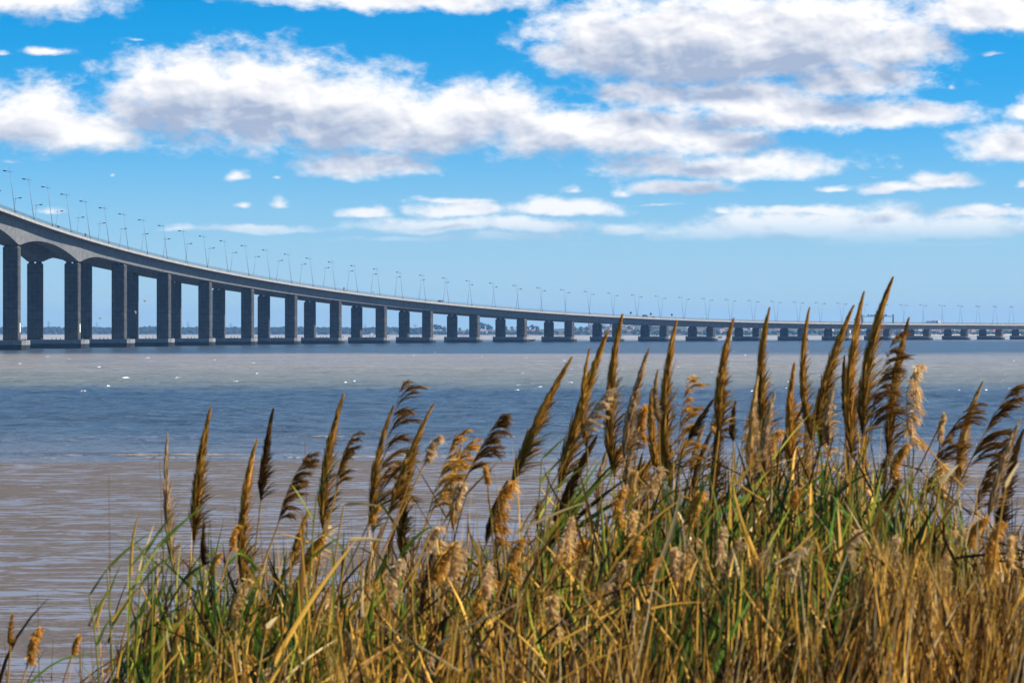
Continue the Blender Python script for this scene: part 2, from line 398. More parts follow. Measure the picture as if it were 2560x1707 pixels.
WLINE = HC*F/(1146-Y0)        # distance of the water's edge
def waves(X, Y):
    Z = np.zeros_like(X); g = np.random.default_rng(3)
    for lam in np.geomspace(1.6, 9.0, 34):
        a = math.radians(g.normal(-62, 26)); k = 2*math.pi/lam
        ph = g.uniform(0, 6.28); amp = .0062*lam**.9
        env = .6+.4*np.sin(X*g.uniform(.01,.05)+Y*g.uniform(.01,.05)+ph*2)
        s = np.sin(k*(X*math.cos(a)+Y*math.sin(a))+ph)
        Z += amp*env*(s + .35*(s*s-.5))
    return Z
def build_water():
    # open water: a grid whose rows follow the waves near the mud and open out to the far shore
    rows = np.concatenate([np.arange(WLINE-6, 360, .5), np.geomspace(360, 1100, 260), np.geomspace(1110, 9500, 40)])
    hw = np.maximum(rows*.215, 60)
    t = np.concatenate([[-60, -8], np.linspace(-1, 1, 380), [8, 60]])
    X = np.clip(t[None, :]*hw[:, None], -7500, 7500); Y = np.repeat(rows[:, None], len(t), 1)
    fade = np.clip((Y-WLINE)/35, 0.12, 1)*np.clip((1100-Y)/500, 0, 1)*(np.abs(t)[None, :] <= 1)
    Z = waves(X, Y)*fade
    # small breakers running up on the mud
    for d0, a, w_, ph in ((2.0, .10, .7, 0), (5.5, .16, .9, 1.7), (10., .10, 1.0, 4.), (33., .10, 1.2, 2.)):
        c = WLINE+d0+1.6*np.sin(X*.05+ph)+.8*np.sin(X*.17+ph*2)
        gate = np.clip(np.sin(X*.031+ph*1.3)+.55+.4*np.sin(X*.13+ph), 0, 1)
        Z += a*gate*np.exp(-((Y-c)/w_)**2)
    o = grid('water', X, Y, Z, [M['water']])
    tag(o, 'wind-ruffled estuary water of silty brown with cloud shadow painted in as blue bands', 'water', kind='structure')
build_water()

def ground_z(d):
    return np.interp(d, [-1500, -40, -3, 2, 8, 11, 14, 20, 30, 45, 90, WLINE-8, WLINE+4, WLINE+60], [6.5, 6.4, 6.0, 5.85, 5.0, 4.45, 3.5, 1.7, .62, .40, .22, .07, -.12, -1.0])
def build_ground():
    ys = np.concatenate([np.arange(38, WLINE+62, .8)])
    xs = np.concatenate([[-1500, -300, -120], np.linspace(-60, 60, 150), [120, 300, 1500]])
    X, Y = np.meshgrid(xs, ys); g = np.random.default_rng(5)
    Z = ground_z(Y)
    for lam in np.geomspace(1.5, 25, 26):
        a = g.uniform(0, 6.28); Z = Z + .0022*lam**.7*np.sin(2*math.pi/lam*(X*math.cos(a)*.6+Y*math.sin(a))+g.uniform(0, 6.28))*np.clip((WLINE+2-Y)/20, .1, 1)
    tag(grid('mudflat', X, Y, Z, [M['mud']]), 'wet brown tidal mudflat with shining films of water', 'mud', kind='structure')
    ys = np.concatenate([[-1400, -300, -60], np.arange(-20, 39.5, .7)])
    xs = np.concatenate([[-1500, -300, -60], np.linspace(-20, 20, 60), [60, 300, 1500]])
    X, Y = np.meshgrid(xs, ys); Z = ground_z(Y)+.05*np.sin(X*2.1)*np.sin(Y*1.7)-.012
    tag(grid('bank', X, Y, Z, [noisy('bank_soil_litter', (.05,.035,.018), (.16,.11,.05), 6., rough=.95, bump=.5)]), 'sloping earth bank under the reeds', 'bank', kind='structure')
build_ground()

def shore_d(u):          # distance of the far shoreline along photo column u
    return np.interp(u, [-3000, 0, 900, 1100, 1400, 1700, 2560, 5500], [9200, 8900, 8300, 7600, 7000, 6600, 6400, 6300])
def far_land(u, back):   # ground height of the far land, 'back' metres behind its shore
    ridge = np.interp(u, [-3000, 0, 900, 1020, 1250, 1400, 1560, 1700, 2000, 2400, 2560, 5500], [14, 14, 13, 10, 12, 15, 24, 25, 22, 16, 14, 12])
    return 1.2+ridge*np.clip(back/np.interp(u, [1000, 1600], [300, 420]), 0, 1)**.9
def build_far_shore():
    us = np.linspace(-3000, 5500, 160); bk = np.array([-30, 0, 20, 60, 120, 200, 300, 420, 600, 1000, 1800, 3000])
    U, B = np.meshgrid(us, bk); D = shore_d(U)+B
    Z = np.where(B < 0, -1.5, far_land(U, B)*np.clip((B+1)/25, .15, 1)); Z += np.where(B > 30, 1.0*np.sin(U*.05)*np.cos(B*.02+U*.013), 0)
    o = grid('far_shore', (U-1280)/F*D, D, Z, [noisy('far_land_scrub', (.05,.065,.035), (.14,.125,.08), .02, rough=.95)])
    tag(o, 'low far shore of scrub and fields behind the bridge', 'shore', kind='structure')
    us = np.linspace(2270, 2700, 40); bk = np.array([-12, 0, 20, 45, 62]); U, B = np.meshgrid(us, bk); D = shore_d(U)+B-14
    Z = np.clip(B*.06, -.4, 3.2)+.1
    tag(grid('far_beach', (U-1280)/F*D, D, Z, [noisy('pale_sand', (.45,.36,.24), (.62,.52,.37), .05)]), 'pale strip of sand along the far shore', 'beach', kind='structure')
build_far_shore()

def ico(sub):
    import bmesh
    bm = bmesh.new(); bmesh.ops.create_icosphere(bm, subdivisions=sub, radius=1.0)
    V = np.array([v.co[:] for v in bm.verts]); T = np.array([[v.index for v in f.verts] for f in bm.faces]); bm.free()
    return V, T
IV1, IT1 = ico(1); IV2, IT2 = ico(2)
def blobs(centres, radii, squash, g, base=(IV1, IT1), rough=.28):
    V0, T0 = base; n = len(centres); k = len(V0)
    V = V0[None]*(1+g.normal(0, rough, (n, k, 1)))*radii[:, None, None]; V[:, :, 2] *= squash
    V += centres[:, None, :]
    T = (T0[None]+np.arange(n)[:, None, None]*k).reshape(-1, 3)
    return V.reshape(-1, 3), T
def build_far_woods():
    g = np.random.default_rng(11)
    u = np.concatenate([g.uniform(-500, 1060, 2600), g.uniform(1060, 2650, 800)])
    back = np.concatenate([g.uniform(5, 420, 2600)**1.0, g.uniform(5, 120, 800)])
    d = shore_d(u)+back
    r = g.uniform(3.6, 6.4, len(u)); r[2600:] *= .62
    lift = np.interp(np.sin(u*.02)+np.sin(u*.053+1), [-2, 2], [.6, 1.25])
    z = far_land(u, back)+r*.7*lift
    C = np.stack([(u-1280)/F*d, d, z], 1)
    V, T = blobs(C, r*1.15, .85, g)
    o = link('far_woods', np_mesh('far_woods', V, T, [M['tree']]))
    tag(o, 'long dark belt of distant woods along the far shore', 'woods', kind='stuff')
build_far_woods()

def build_far_trees():
    g = np.random.default_rng(21)
    bark = plain('far_tree_bark', (.06,.045,.03), .9)
    spots = [(1076,812,15),(1088,809,19),(1098,813,16),(1110,816,13),(1150,819,9),(1168,822,8),(1190,812,15),(1200,806,20),(1208,809,16),(1220,810,17),(1228,816,10),
             (1258,812,15),(1266,816,13),(1280,816,10),(1296,815,11),(1318,815,13),(1330,812,15),(1342,815,12),(1378,817,10),(1366,819,9),
             (1020,822,10),(1036,820,12),(1052,818,12),(1420,815,12),(1436,817,10),(1452,816,11),(1468,816,10),(1508,814,9),(1628,813,12),(1572,815,8)]
    for i, (u, v, hpx) in enumerate(spots):
        d = float(shore_d(u))+g.uniform(60, 180); top = wz(v, d); base = float(far_land(u, d-shore_d(u)))-.3
        h = max(top-base, 6.0); x = wx(u, d)
        root = empty('far_tree', (x, d, base))
        mb = MB(); mb.tube([(0,0,0),(.2,0,h*.3),(0,.1,h*.55)], [h*.03,h*.024,h*.015], 6); mb.tube([(.1,0,h*.3),(h*.14,0,h*.55)], [h*.016,h*.008], 5); mb.tube([(.1,0,h*.33),(-h*.13,0,h*.55)], [h*.016,h*.008], 5)
        mb.build('trunk', bark, root)
        nb = 34; ang = g.uniform(0, 6.28, nb); rr = g.uniform(0, 1, nb)**.6*h*.33; zz = g.uniform(.42, .96, nb)*h
        rr *= np.sqrt(np.clip(1-((zz/h-.66)/.36)**2, .05, 1))
        V, T = blobs(np.stack([rr*np.cos(ang), rr*np.sin(ang), zz], 1), g.uniform(.06, .12, nb)*h, .8, g, rough=.3)
        c = link('crown', np_mesh('crown', V, T, [M['tree']]), root)
        tag(root, ['round-crowned dark tree rising from the far shore behind the bridge piers', 'broad dark tree in the clump on the far shore'][i % 2], 'tree', ['round-crowned far trees', 'broad far trees'][i % 2])
build_far_trees()

def build_town():
    g = np.random.default_rng(31)
    walls = [noisy('far_wall_%d' % i, tuple(k*.85 for k in c), c, .2) for i, c in enumerate([(.80,.78,.74),(.72,.62,.50),(.70,.50,.44),(.60,.62,.66)])]
    roofs = [noisy('far_roof_%d' % i, tuple(k*.7 for k in c), c, .5) for i, c in enumerate([(.50,.17,.10),(.58,.24,.16),(.34,.30,.29)])]
    win = plain('far_window_glass', (.04,.05,.06), .2)
    names = ['white', 'cream', 'pink', 'grey']; rn = ['red-tiled', 'orange-tiled', 'grey']
    meshes = {}
    def house(wi, ri, kind):
        key = (wi, ri, kind)
        if key not in meshes:
            w_, d_, h_ = [(9, 8, 5.2), (14, 9, 6.2), (18, 10, 9.5)][kind]
            a = MB(); a.box(-w_/2, w_/2, -d_/2, d_/2, -4, h_)
            r = MB(); e = .5; q = h_+.02
            r.add([(-w_/2-e,-d_/2-e,q),(w_/2+e,-d_/2-e,q),(w_/2+e,d_/2+e,q),(-w_/2-e,d_/2+e,q),(-w_/2+1.5,0,q+2.6),(w_/2-1.5,0,q+2.6)],
                  [(0,1,5,4),(2,3,4,5),(1,2,5),(3,0,4),(3,2,1,0)])
            wn = MB(); n = [2, 3, 5][kind]
            for lv in range(1 if kind == 0 else 2 if kind == 1 else 3):
                for j in range(n):
                    cx = -w_/2+w_*(j+.5)/n; z = 1.3+lv*2.9
                    wn.box(cx-.6, cx+.6, -d_/2-.06, -d_/2+.05, z, z+1.5)
            meshes[key] = (a.mesh('wall', [walls[wi]]), r.mesh('roof', [roofs[ri]]), wn.mesh('window', [win]))
        return meshes[key]
    for i in range(175):
        u = g.uniform(1470, 2600) if i < 165 else g.uniform(1090, 1470)
        back = g.uniform(70, 560) if u > 1470 else g.uniform(40, 160)
        d = float(shore_d(u))+back; wi = int(g.choice(4, p=[.5,.2,.2,.1])); ri = int(g.choice(3, p=[.5,.35,.15])); kd = int(g.choice(3, p=[.45,.35,.2]))
        a, r, w_ = house(wi, ri, kd)
        root = empty('far_house', (wx(u, d), d, float(far_land(u, back))-.4), g.uniform(-.5, .5))
        link('wall', a, root); link('roof', r, root); tag(link('windows', w_, root), kind='stuff')
        size = ['small', 'long', 'three-storey'][kd]
        tag(root, f'{size} {names[wi]} house with {rn[ri]} roof in the far town', 'house', f'{size} {names[wi]} far houses, {rn[ri]} roofs')
    for j, (u, v, w_) in enumerate([(2321, 803.5, 15), (2333.5, 802.5, 21)]):
        d = 8600; h = wz(v, d); root = empty('tower_block', (wx(u, d), d, 0))
        a = MB(); a.box(-w_/2, w_/2, -8, 8, -2, h); a.build('wall', walls[3], root)
        b = MB(); b.box(-w_/4, w_/4, -4, 4, h+.01, h+2.5); b.build('roof_housing', walls[3], root)
        wn = MB()
        for lv in range(10):
            for q in range(4): wn.box(-w_/2+w_*(q+.25)/4, -w_/2+w_*(q+.75)/4, -8.1, -7.9, h-3.2*(lv+1), h-3.2*(lv+1)+1.6)
        tag(wn.build('windows', win, root), kind='stuff')
        tag(root, ['narrower grey tower block showing above the far bridge deck', 'wider grey tower block showing above the far bridge deck'][j], 'building', 'far tower blocks')
    # lattice pylons over the woods
    steel = M['steel']; pm = MB()
    Hh = 34.0
    for sx in (-1, 1):
        for sy in (-1, 1): pm.tube([(sx*3.2, sy*3.2, 0), (sx*.9, sy*.9, Hh*.6), (sx*.35, sy*.35, Hh)], .22, 4)
    for lv in range(7):
        z0, z1 = Hh*lv/8, Hh*(lv+1)/8; w0 = np.interp(z0, [0, Hh*.6, Hh], [3.2, .9, .35]); w1 = np.interp(z1, [0, Hh*.6, Hh], [3.2, .9, .35])
        for s in (-1, 1): pm.tube([(-w0*s, -w0, z0), (w1*s, -w1, z1)], .12, 4); pm.tube([(-w0*s, w0, z0), (w1*s, w1, z1)], .12, 4)
    am = MB()
    for z, l in ((Hh*.68, 6.5), (Hh*.8, 8.), (Hh*.92, 5.5)): am.tube([(-l, 0, z), (0, 0, z+1.1), (l, 0, z)], [.12, .3, .12], 4); am.tube([(-l, 0, z), (l, 0, z)], .14, 4)
    ma, mb_ = pm.mesh('lattice_mast', [steel]), am.mesh('cross_arm', [steel])
    for u, v in ((52, 804), (122, 803), (242, 806), (452, 806), (470, 804), (577, 808), (913, 809), (1038, 810)):
        d = float(shore_d(u))+700; top = wz(v, d); root = empty('power_pylon', (wx(u, d), d, top-Hh)); link('lattice_mast', ma, root); link('cross_arm', mb_, root)
        tag(root, 'thin steel lattice power pylon standing above the far woods', 'pylon', 'far power pylons')
build_town()

# the air between here and the far shore
def build_haze():
    mb = MB(); mb.box(-7900, 7900, -1480, 12600, -3, 96)
    mt = bpy.data.materials.new('pale_air'); mt.use_nodes = True; nt = mt.node_tree; nt.nodes.clear()
    v = nn(nt, 'ShaderNodeVolumePrincipled'); v.inputs['Color'].default_value = (.28,.55,1.0,1); v.inputs['Density'].default_value = 5.2e-5; v.inputs['Anisotropy'].default_value = 0.0
    o = nn(nt, 'ShaderNodeOutputMaterial'); nt.links.new(v.outputs[0], o.inputs['Volume'])
    tag(mb.build('haze', mt), 'pale blue haze over the estuary', 'haze', kind='stuff')
build_haze()

# ------------------------------------------------------------------ the bridge
PITCH = 39.3
def bridge_line():
    # the lamp row on the near edge: chords of 39.3 m whose heading turns slowly to the right
    n = 48; th, k0, k1, k2 = 0.023729, 0.557237, 1.24728, -1.249966
    tm = (np.arange(n-1)+.5)/n; ang = th+k0*tm+k1*tm**2+k2*tm**3
    ang = np.concatenate([[ang[0]]*6, ang, [ang[-1]]*8])
    x = np.concatenate([[0], np.cumsum(np.sin(ang))])*PITCH; y = np.concatenate([[0], np.cumsum(np.cos(ang))])*PITCH
    s = (np.arange(len(x))-6)*PITCH
    x += -206.5-x[6]; y += 1180.5-y[6]
    return s, x, y, (s[:-1]+s[1:])/2, ang
LS, LX, LY, AS, AA = bridge_line()
ZCO = [5.366323492547529e-09,-1.1764317229374922e-06,7.382970074250788e-05,-0.001222304473441239,-0.00042285781384661093,-1.318830885832966,57.470121844593415]
EDGE = 16.1
def frame(s):
    a = np.interp(s, AS, AA); x = np.interp(s, LS, LX); y = np.interp(s, LS, LY)
    nx, ny = np.cos(a), -np.sin(a)
    return x-EDGE*nx, y-EDGE*ny, nx, ny, a
def top_z(s):            # slab edge
    t = np.asarray(s, float)/PITCH
    tt = np.clip(t, 0, 46)
    return np.polyval(ZCO, tt)-1.32*np.minimum(t, 0)-.7
PIERS = [-96., 29.5, 153.5, 247.] + [334.3+78.6*i for i in range(0, 22)]
def soffit_z(s):
    s = np.asarray(s, float)
    dt = np.interp(s, [0, 1850], [7.5, 6.0]); z = top_z(s)+1.1-dt
    for sp, l, r in ((-96., 60, 62), (29.5, 62, 60), (153.5, 60, 48)):
        q = s-sp; L_ = np.where(q < 0, l, r); z = z-4.7*np.clip(1-np.maximum(np.abs(q)-2, 0)/L_, 0, 1)**2.1
    return z
def at(s, off, z):
    x, y, nx, ny, a = frame(s); return (x+off*nx, y+off*ny, z)

def sweep(name, prof, ss, mat, parent, smooth=False):
    """prof(s) -> list of (offset, z); closed section swept along the deck"""
    rings = []; n = len(prof(ss[0]))
    for s in ss:
        x, y, nx, ny, a = frame(s); rings.append([(x+o*nx, y+o*ny, z) for o, z in prof(s)])
    mb = MB(); vs = [p for r in rings for p in r]
    fs = [(i*n+k, i*n+(k+1)%n, (i+1)*n+(k+1)%n, (i+1)*n+k) for i in range(len(ss)-1) for k in range(n)]
    fs += [tuple(range(n-1,-1,-1)), tuple(range((len(ss)-1)*n, len(ss)*n))]
    mb.add(vs, fs)
    return mb.build(name, mat, parent, smooth)

def build_bridge():
    B = empty('viaduct_bridge', (0, 0, 0))
    tag(B, 'long curving concrete viaduct on paired piers across the estuary', 'bridge')
    S0, S1 = -150., 2060.
    ss = np.unique(np.concatenate([np.arange(S0, 330, 4.), np.arange(330, S1+1, 13.1)]))
    joints = [412.9, 1198.9, 1827.7]
    for side in (1, -1):
        def webs(s):
            t, b = float(top_z(s)), float(soffit_z(s))
            p = [(13.3, t-1.55), (13.3, t-1.9), (12.1, b), (5.7, b), (4.5, t-1.9), (4.5, t-1.55)]
            return [(o*side, z) for o, z in p]
        def slab(s):
            t = float(top_z(s)); p = [(16.6, t-.35), (16.6, t-.62), (13.4, t-1.56), (4.4, t-1.56), (.06, t-.7), (.06, t-.35)]
            return [(o*side, z) for o, z in p]
        def edge(s):
            t = float(top_z(s)); p = [(16.95, t+.02), (16.95, t-1.22), (16.63, t-1.22), (16.63, t+.02)]
            return [(o*side, z) for o, z in p]
        def kerb(s):
            t = float(top_z(s)); return [(o*side, z) for o, z in [(17.0, t+.22), (17.0, t+.03), (16.2, t+.03), (16.2, t+.22)]]
        def road(s):
            t = float(top_z(s)); return [(o*side, z) for o, z in [(16.1, t-.2), (16.1, t-.345), (.5, t-.345), (.5, t-.2)]]
        def barrier(s):
            t = float(top_z(s)); return [(o*side, z) for o, z in [(14.2, t+.55), (14.35, t-.195), (13.85, t-.195), (14.0, t+.55)]]
        edges = [S0]+joints+[S1]
        for a, b in zip(edges[:-1], edges[1:]):
            q = np.concatenate([[a+.25], ss[(ss > a+1) & (ss < b-1)], [b-.25]])
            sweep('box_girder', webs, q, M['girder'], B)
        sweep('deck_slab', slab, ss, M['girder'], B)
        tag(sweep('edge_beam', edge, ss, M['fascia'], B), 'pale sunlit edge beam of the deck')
        sweep('kerb', kerb, ss, M['steel'], B)
        sweep('carriageway', road, ss, M['asphalt'], B)
        sweep('crash_barrier', barrier, ss, M['cap'], B)
        # railing: posts and two rails
        mb = MB()
        for s in np.arange(S0, S1, 2.4):
            x, y, nx, ny, a = frame(s); t = float(top_z(s)); o = 16.75*side; w_ = .07
            X, Y = x+o*nx, y+o*ny
            mb.box(X-w_, X+w_, Y-w_, Y+w_, t+.2, t+1.35)
        ra = mb.build('railing_posts', M['steel'], B); tag(ra, kind='stuff')
        for k, h in enumerate((.75, 1.3)):
            def rail(s, h=h):
                t = float(top_z(s)); return [(o*side, z) for o, z in [(16.82, t+h+.07), (16.82, t+h-.05), (16.68, t+h-.05), (16.68, t+h+.07)]]
            sweep('handrail', rail, ss, M['steel'], B)
        for j in joints:     # expansion joints: dark slots closed by a set-back seal
            def seal(s):
                t, b = float(top_z(s)), float(soffit_z(s)); return [(o*side, z) for o, z in [(13.2, t-1.6), (12.0, b+.1), (5.8, b+.1), (4.6, t-1.6)]]
            sweep('expansion_joint', seal, [j-.24, j+.24], M['dark'], B)
    # piers, bearings, pile caps
    def chamfer(w_, l_, c): return [(-w_+c,-l_),(w_-c,-l_),(w_,-l_+c),(w_,l_-c),(w_-c,l_),(-w_+c,l_),(-w_,l_-c),(-w_,-l_+c)]
    caps = {}
    for key, (w_, l_) in dict(big=(15.9, 6.0), std=(14.1, 4.3)).items():
        a_ = MB(); a_.prism(chamfer(w_, l_, 1.6), 2.15, 4.1); b_ = MB(); b_.prism(chamfer(w_-.04, l_-.04, 1.6), -1.2, 2.15)
        caps[key] = (a_.mesh('pile_cap', [M['cap']]), b_.mesh('tide_stained_skirt', [M['wetzone']]))
    bol = MB()
    for (bx_, by_) in ((-13,-3),(13,-3),(-13,3),(13,3),(-5,-3.7),(4,-3.7),(0,-3.7),(2.,-3.7)): bol.tube([(bx_,by_,4.1),(bx_,by_,4.9)], .22, 6)
    bol_mesh = bol.mesh('mooring_posts', [M['steel']])
    bm_ = MB(); bm_.box(-1.1, 1.1, -1.0, 1.0, 0, .9); bearing_mesh = bm_.mesh('bearing', [M['bearing']])
    for i, sp in enumerate(PIERS):
        x, y, nx, ny, a = frame(sp)
        rz = math.atan2(ny, nx)
        cm, wm = caps['big' if i < 4 else 'std']
        cap = link('pile_cap', cm, B, (x, y, 0)); cap.rotation_euler.z = rz
        wet = link('tide_stained_skirt', wm, cap); tag(wet, 'black tide-stained foot of the pile cap')
        tag(link('mooring_posts', bol_mesh, cap), kind='stuff')
        zt = float(soffit_z(sp))
        for side in (1, -1):
            ztop = zt-.72
            mb = MB(); w_, l_ = 3.5, 2.1
            body = [(-w_,-l_+.5),(-w_+.5,-l_),(w_-.5,-l_),(w_,-l_+.5),(w_,-.35),(w_-.22,-.2),(w_-.22,.2),(w_,.35),(w_,l_-.5),(w_-.5,l_),(-w_+.5,l_),(-w_,l_-.5)]
            mb.prism(body, 4.1, ztop-.55)
            topp = [(px*.90, py*.94) for px, py in body]
            mb.prism([(px*.999, py*.999) for px, py in body], ztop-.55, ztop, top=topp)
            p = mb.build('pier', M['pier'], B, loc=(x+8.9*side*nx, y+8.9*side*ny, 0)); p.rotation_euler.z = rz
            for q in (-1, 1):
                link('bearing', bearing_mesh, p, (q*1.75, 0, ztop-.1))
            if i in (1, 2) and side == 1:
                g = MB(); g.box(w_+.02, w_+.12, -.9, .7, 7.5, 11.5); tag(g.build('gauge_board', M['white'], p), 'white gauge board on the pier foot')
    return B
build_bridge()

# ------------------------------------------------------------------ lamp posts, signs, vehicles, boats, birds
def s_of_u(u, off):
    ss = np.linspace(-80, 1950, 4000); x, y, nx, ny, a = frame(ss)
    return float(np.interp(u, 1280+F*(x+off*nx)/(y+off*ny), ss))
def build_lamps():
    H = 18.9; lean = math.tan(R(7.6))
    # local x points inward over the carriageway
    p = MB(); p.tube([(0,0,0),(H*.5*lean,0,H*.5),(H*lean,0,H)], [.13,.10,.05], 8); pole = p.mesh('pole', [M['pole']], True)
    za = H-1.9; xa = za*lean
    a = MB(); a.tube([(xa-1.5,0,za-.25),(xa,0,za),(xa+1.9,0,za+.28)], [.05,.09,.07], 6); arm = a.mesh('cross_arm', [M['pole']])
    h = MB(); h.extrude_y([(xa+1.3,za+.12),(xa+1.7,za-.06),(xa+2.7,za+.10),(xa+2.9,za+.34),(xa+2.5,za+.52),(xa+1.5,za+.36)], -.24, .24); head = h.mesh('lamp_head', [M['sign']])
    b = MB(); b.box(-.3,.3,-.3,.3,-.25,.35); base = b.mesh('base_plate', [M['steel']])
    for side in (1, -1):
        for k in range(-2, 52):
            s = (k if side == 1 else k+.5)*PITCH
            x, y, nx, ny, ang = frame(s); t = float(top_z(s))+.2
            rz = math.atan2(-ny*side, -nx*side)
            o = empty('lamp_post', (x+16.45*side*nx, y+16.45*side*ny, t+.25), rz)
            link('pole', pole, o); link('cross_arm', arm, o); link('lamp_head', head, o); link('base_plate', base, o)
            marks = [(s_of_u(213.5, 13.6), 'the red post on the high stretch'), (s_of_u(860, 13.6), 'the red post on the middle stretch'), (s_of_u(2233, 16.4), 'the sign gantry')]
            ms, mn = min(marks, key=lambda q: abs(q[0]-s)); up = s < ms
            num = int(math.floor(abs(s-ms)/PITCH)); words = 'first second third fourth fifth sixth seventh eighth ninth tenth eleventh twelfth thirteenth fourteenth fifteenth'.split()
            row = 'near' if side == 1 else 'far'
            tag(o, f'{words[num]} {row}-railing lamp post {"uphill of" if up else "downhill of" if ms < 1500 else "beyond"} {mn}', 'lamp post', f'lamp posts along the {row} railing')
build_lamps()

def car(name, kind, paint, label, cat, s, off):
    x, y, nx, ny, a = frame(s); t = float(top_z(s))-.2
    root = empty(name, (x+off*nx, y+off*ny, t), math.atan2(ny, nx))     # local x across, local y along
    prof = {'van': [(-2.7,.45),(-2.7,2.35),(-2.5,2.6),(1.3,2.6),(2.1,1.55),(2.75,1.3),(2.8,.45)],
            'car': [(-2.1,.35),(-2.15,.95),(-1.5,1.0),(-.9,1.45),(.5,1.48),(1.1,1.0),(2.05,.85),(2.1,.35)],
            'truck': [(-4.,.7),(-4.,3.5),(2.1,3.5),(2.15,2.6),(3.3,2.6),(3.6,1.7),(3.7,.7)]}[kind]
    w_ = .85 if kind == 'car' else 1.0
    mb = MB(); n = len(prof); vs = [(-w_, p, z) for p, z in prof]+[(w_, p, z) for p, z in prof]
    mb.add(vs, [tuple(range(n)), tuple(range(2*n-1, n-1, -1))]+[(i, n+i, n+(i+1)%n, (i+1)%n) for i in range(n)])
    mb.build('body', paint, root)
    wp = {'van': [(.9,1.6),(.9,2.3),(1.25,2.3),(1.8,1.6)], 'car': [(-1.1,1.0),(-.75,1.38),(.4,1.4),(.8,1.0)], 'truck': [(2.4,1.8),(2.4,2.45),(3.2,2.45),(3.4,1.8)]}[kind]
    for sx in (-1, 1):
        g = MB(); vs = [(sx*w_+sx*.004, p, z) for p, z in wp]+[(sx*w_+sx*.03, p, z) for p, z in wp]
        g.add(vs, [(0,1,2,3),(7,6,5,4),(0,4,5,1),(1,5,6,2),(2,6,7,3),(3,7,4,0)]); g.build('side_window', M['glass'], root)
    R_ = .34 if kind == 'car' else .42; l = prof[0][0]*.62
    for py in (l, -l):
        for sx in (-1, 1):
            wmb = MB(); wmb.tube([(sx*(w_-.22), py, R_), (sx*(w_+.02), py, R_)], R_, 14); wmb.build('wheel', M['dark'], root)
    for sx in (-.6, .6):
        lm = MB(); lm.box(sx*w_-.14, sx*w_+.14, prof[-1][0]-.06, prof[-1][0]+.02, prof[-1][1]+.25, prof[-1][1]+.42); lm.build('headlight', M['white'], root)
    tag(root, label, cat)
car('delivery_van', 'van', M['vanpaint'], 'grey-blue van driving on the descending stretch of the bridge', 'van', s_of_u(1102, 10), 10.)
car('dark_van', 'van', M['carpaint'], 'dark van on the bridge deck between round signs', 'van', s_of_u(1613, 10), 10.)
car('dark_car', 'car', M['carpaint'], 'low dark car following the dark van on the bridge', 'car', s_of_u(1631, 10), 10.6)
car('pale_lorry', 'truck', M['silver'], 'pale lorry on the level end of the bridge beyond the sign gantry', 'lorry', s_of_u(2347, -5), -5.)

def round_sign(u, off):
    s = s_of_u(u, off); x, y, nx, ny, a = frame(s); t = float(top_z(s))
    root = empty('round_sign', (x+off*nx, y+off*ny, t+.2), math.atan2(ny, nx))
    p = MB(); p.tube([(0,0,0),(0,0,3.4)], .07, 6); p.build('post', M['steel'], root)
    d = MB(); d.tube([(0,-.06,3.0),(0,.02,3.0)], .85, 20); d.build('sign_disc', M['sign'], root)
    tag(root, 'round dark traffic sign on a short post above the bridge railing', 'sign', 'round signs on the bridge')
for u in (1577, 1627, 1679.5, 2137): round_sign(u, 13.6)
def column(u, mat, label):
    s = s_of_u(u, 13.6); x, y, nx, ny, a = frame(s); t = float(top_z(s))
    root = empty('emergency_column', (x+13.6*nx, y+13.6*ny, t+.2), math.atan2(ny, nx))
    p = MB(); p.box(-.3,.3,-.25,.25,0,2.2); p.build('housing', mat, root)
    c = MB(); c.box(-.36,.36,-.3,.3,2.2,2.5); c.build('cap', M['sign'], root)
    tag(root, label, 'emergency post')
column(213.5, M['red'], 'dark red emergency post on the high stretch of the bridge railing')
column(860, M['red'], 'dark red emergency post on the middle stretch of the bridge railing')
s_ = s_of_u(147, 13.6); x_, y_, nx_, ny_, a_ = frame(s_); t_ = float(top_z(s_))
tri = empty('triangular_sign', (x_+13.6*nx_, y_+13.6*ny_, t_+.2), math.atan2(ny_, nx_))
q_ = MB(); q_.tube([(0,0,0),(0,0,1.9)], .08, 6); q_.build('post', M['steel'], tri)
q_ = MB(); q_.extrude_y([(-.75,2.5),(.75,1.6),(-.75,1.0)], -.05, .05); q_.build('sign_plate', M['teal'], tri)
tag(tri, 'small teal triangular plate on a post at the high end of the bridge', 'sign')

def build_gantry():
    s = s_of_u(2233, 16.4); x, y, nx, ny, a = frame(s); t = float(top_z(s))
    root = empty('sign_gantry', (x, y, t), math.atan2(ny, nx))
    for sx in (-1, 1):
        p = MB(); p.prism([(sx*16.4-.7,-.5),(sx*16.4+.7,-.5),(sx*16.4+.7,.5),(sx*16.4-.7,.5)], .2, 8.6, top=[(sx*16.4-.5,-.4),(sx*16.4+.5,-.4),(sx*16.4+.5,.4),(sx*16.4-.5,.4)]); p.build('gantry_leg', M['steel'], root)
    b = MB()
    for z in (6.1, 6.9): b.box(-15.9, 15.9, -.25, -.05, z, z+.25); b.box(-15.9, 15.9, .05, .25, z, z+.25)
    b.build('beam', M['steel'], root)
    for q in range(14):
        b = MB(); xx = -14.2+q*2.1; b.tube([(xx,0,6.2),(xx+1.05,0,7.05)], .08, 4); b.build('brace', M['steel'], root)
    for cx, w_, h_ in ((-9.5,1.0,1.5),(-6.2,2.3,1.0),(-3.0,1.4,1.3),(1.0,2.0,1.3),(5.5,1.4,1.5),(9.0,1.6,1.2)):
        b = MB(); b.box(cx-w_/2*1.3, cx+w_/2*1.3, -.55, -.32, 7.0, 7.0+h_); b.build('message_panel', M['sign'], root)
    tag(root, 'steel sign gantry spanning the bridge deck with dark message panels', 'gantry')
build_gantry()

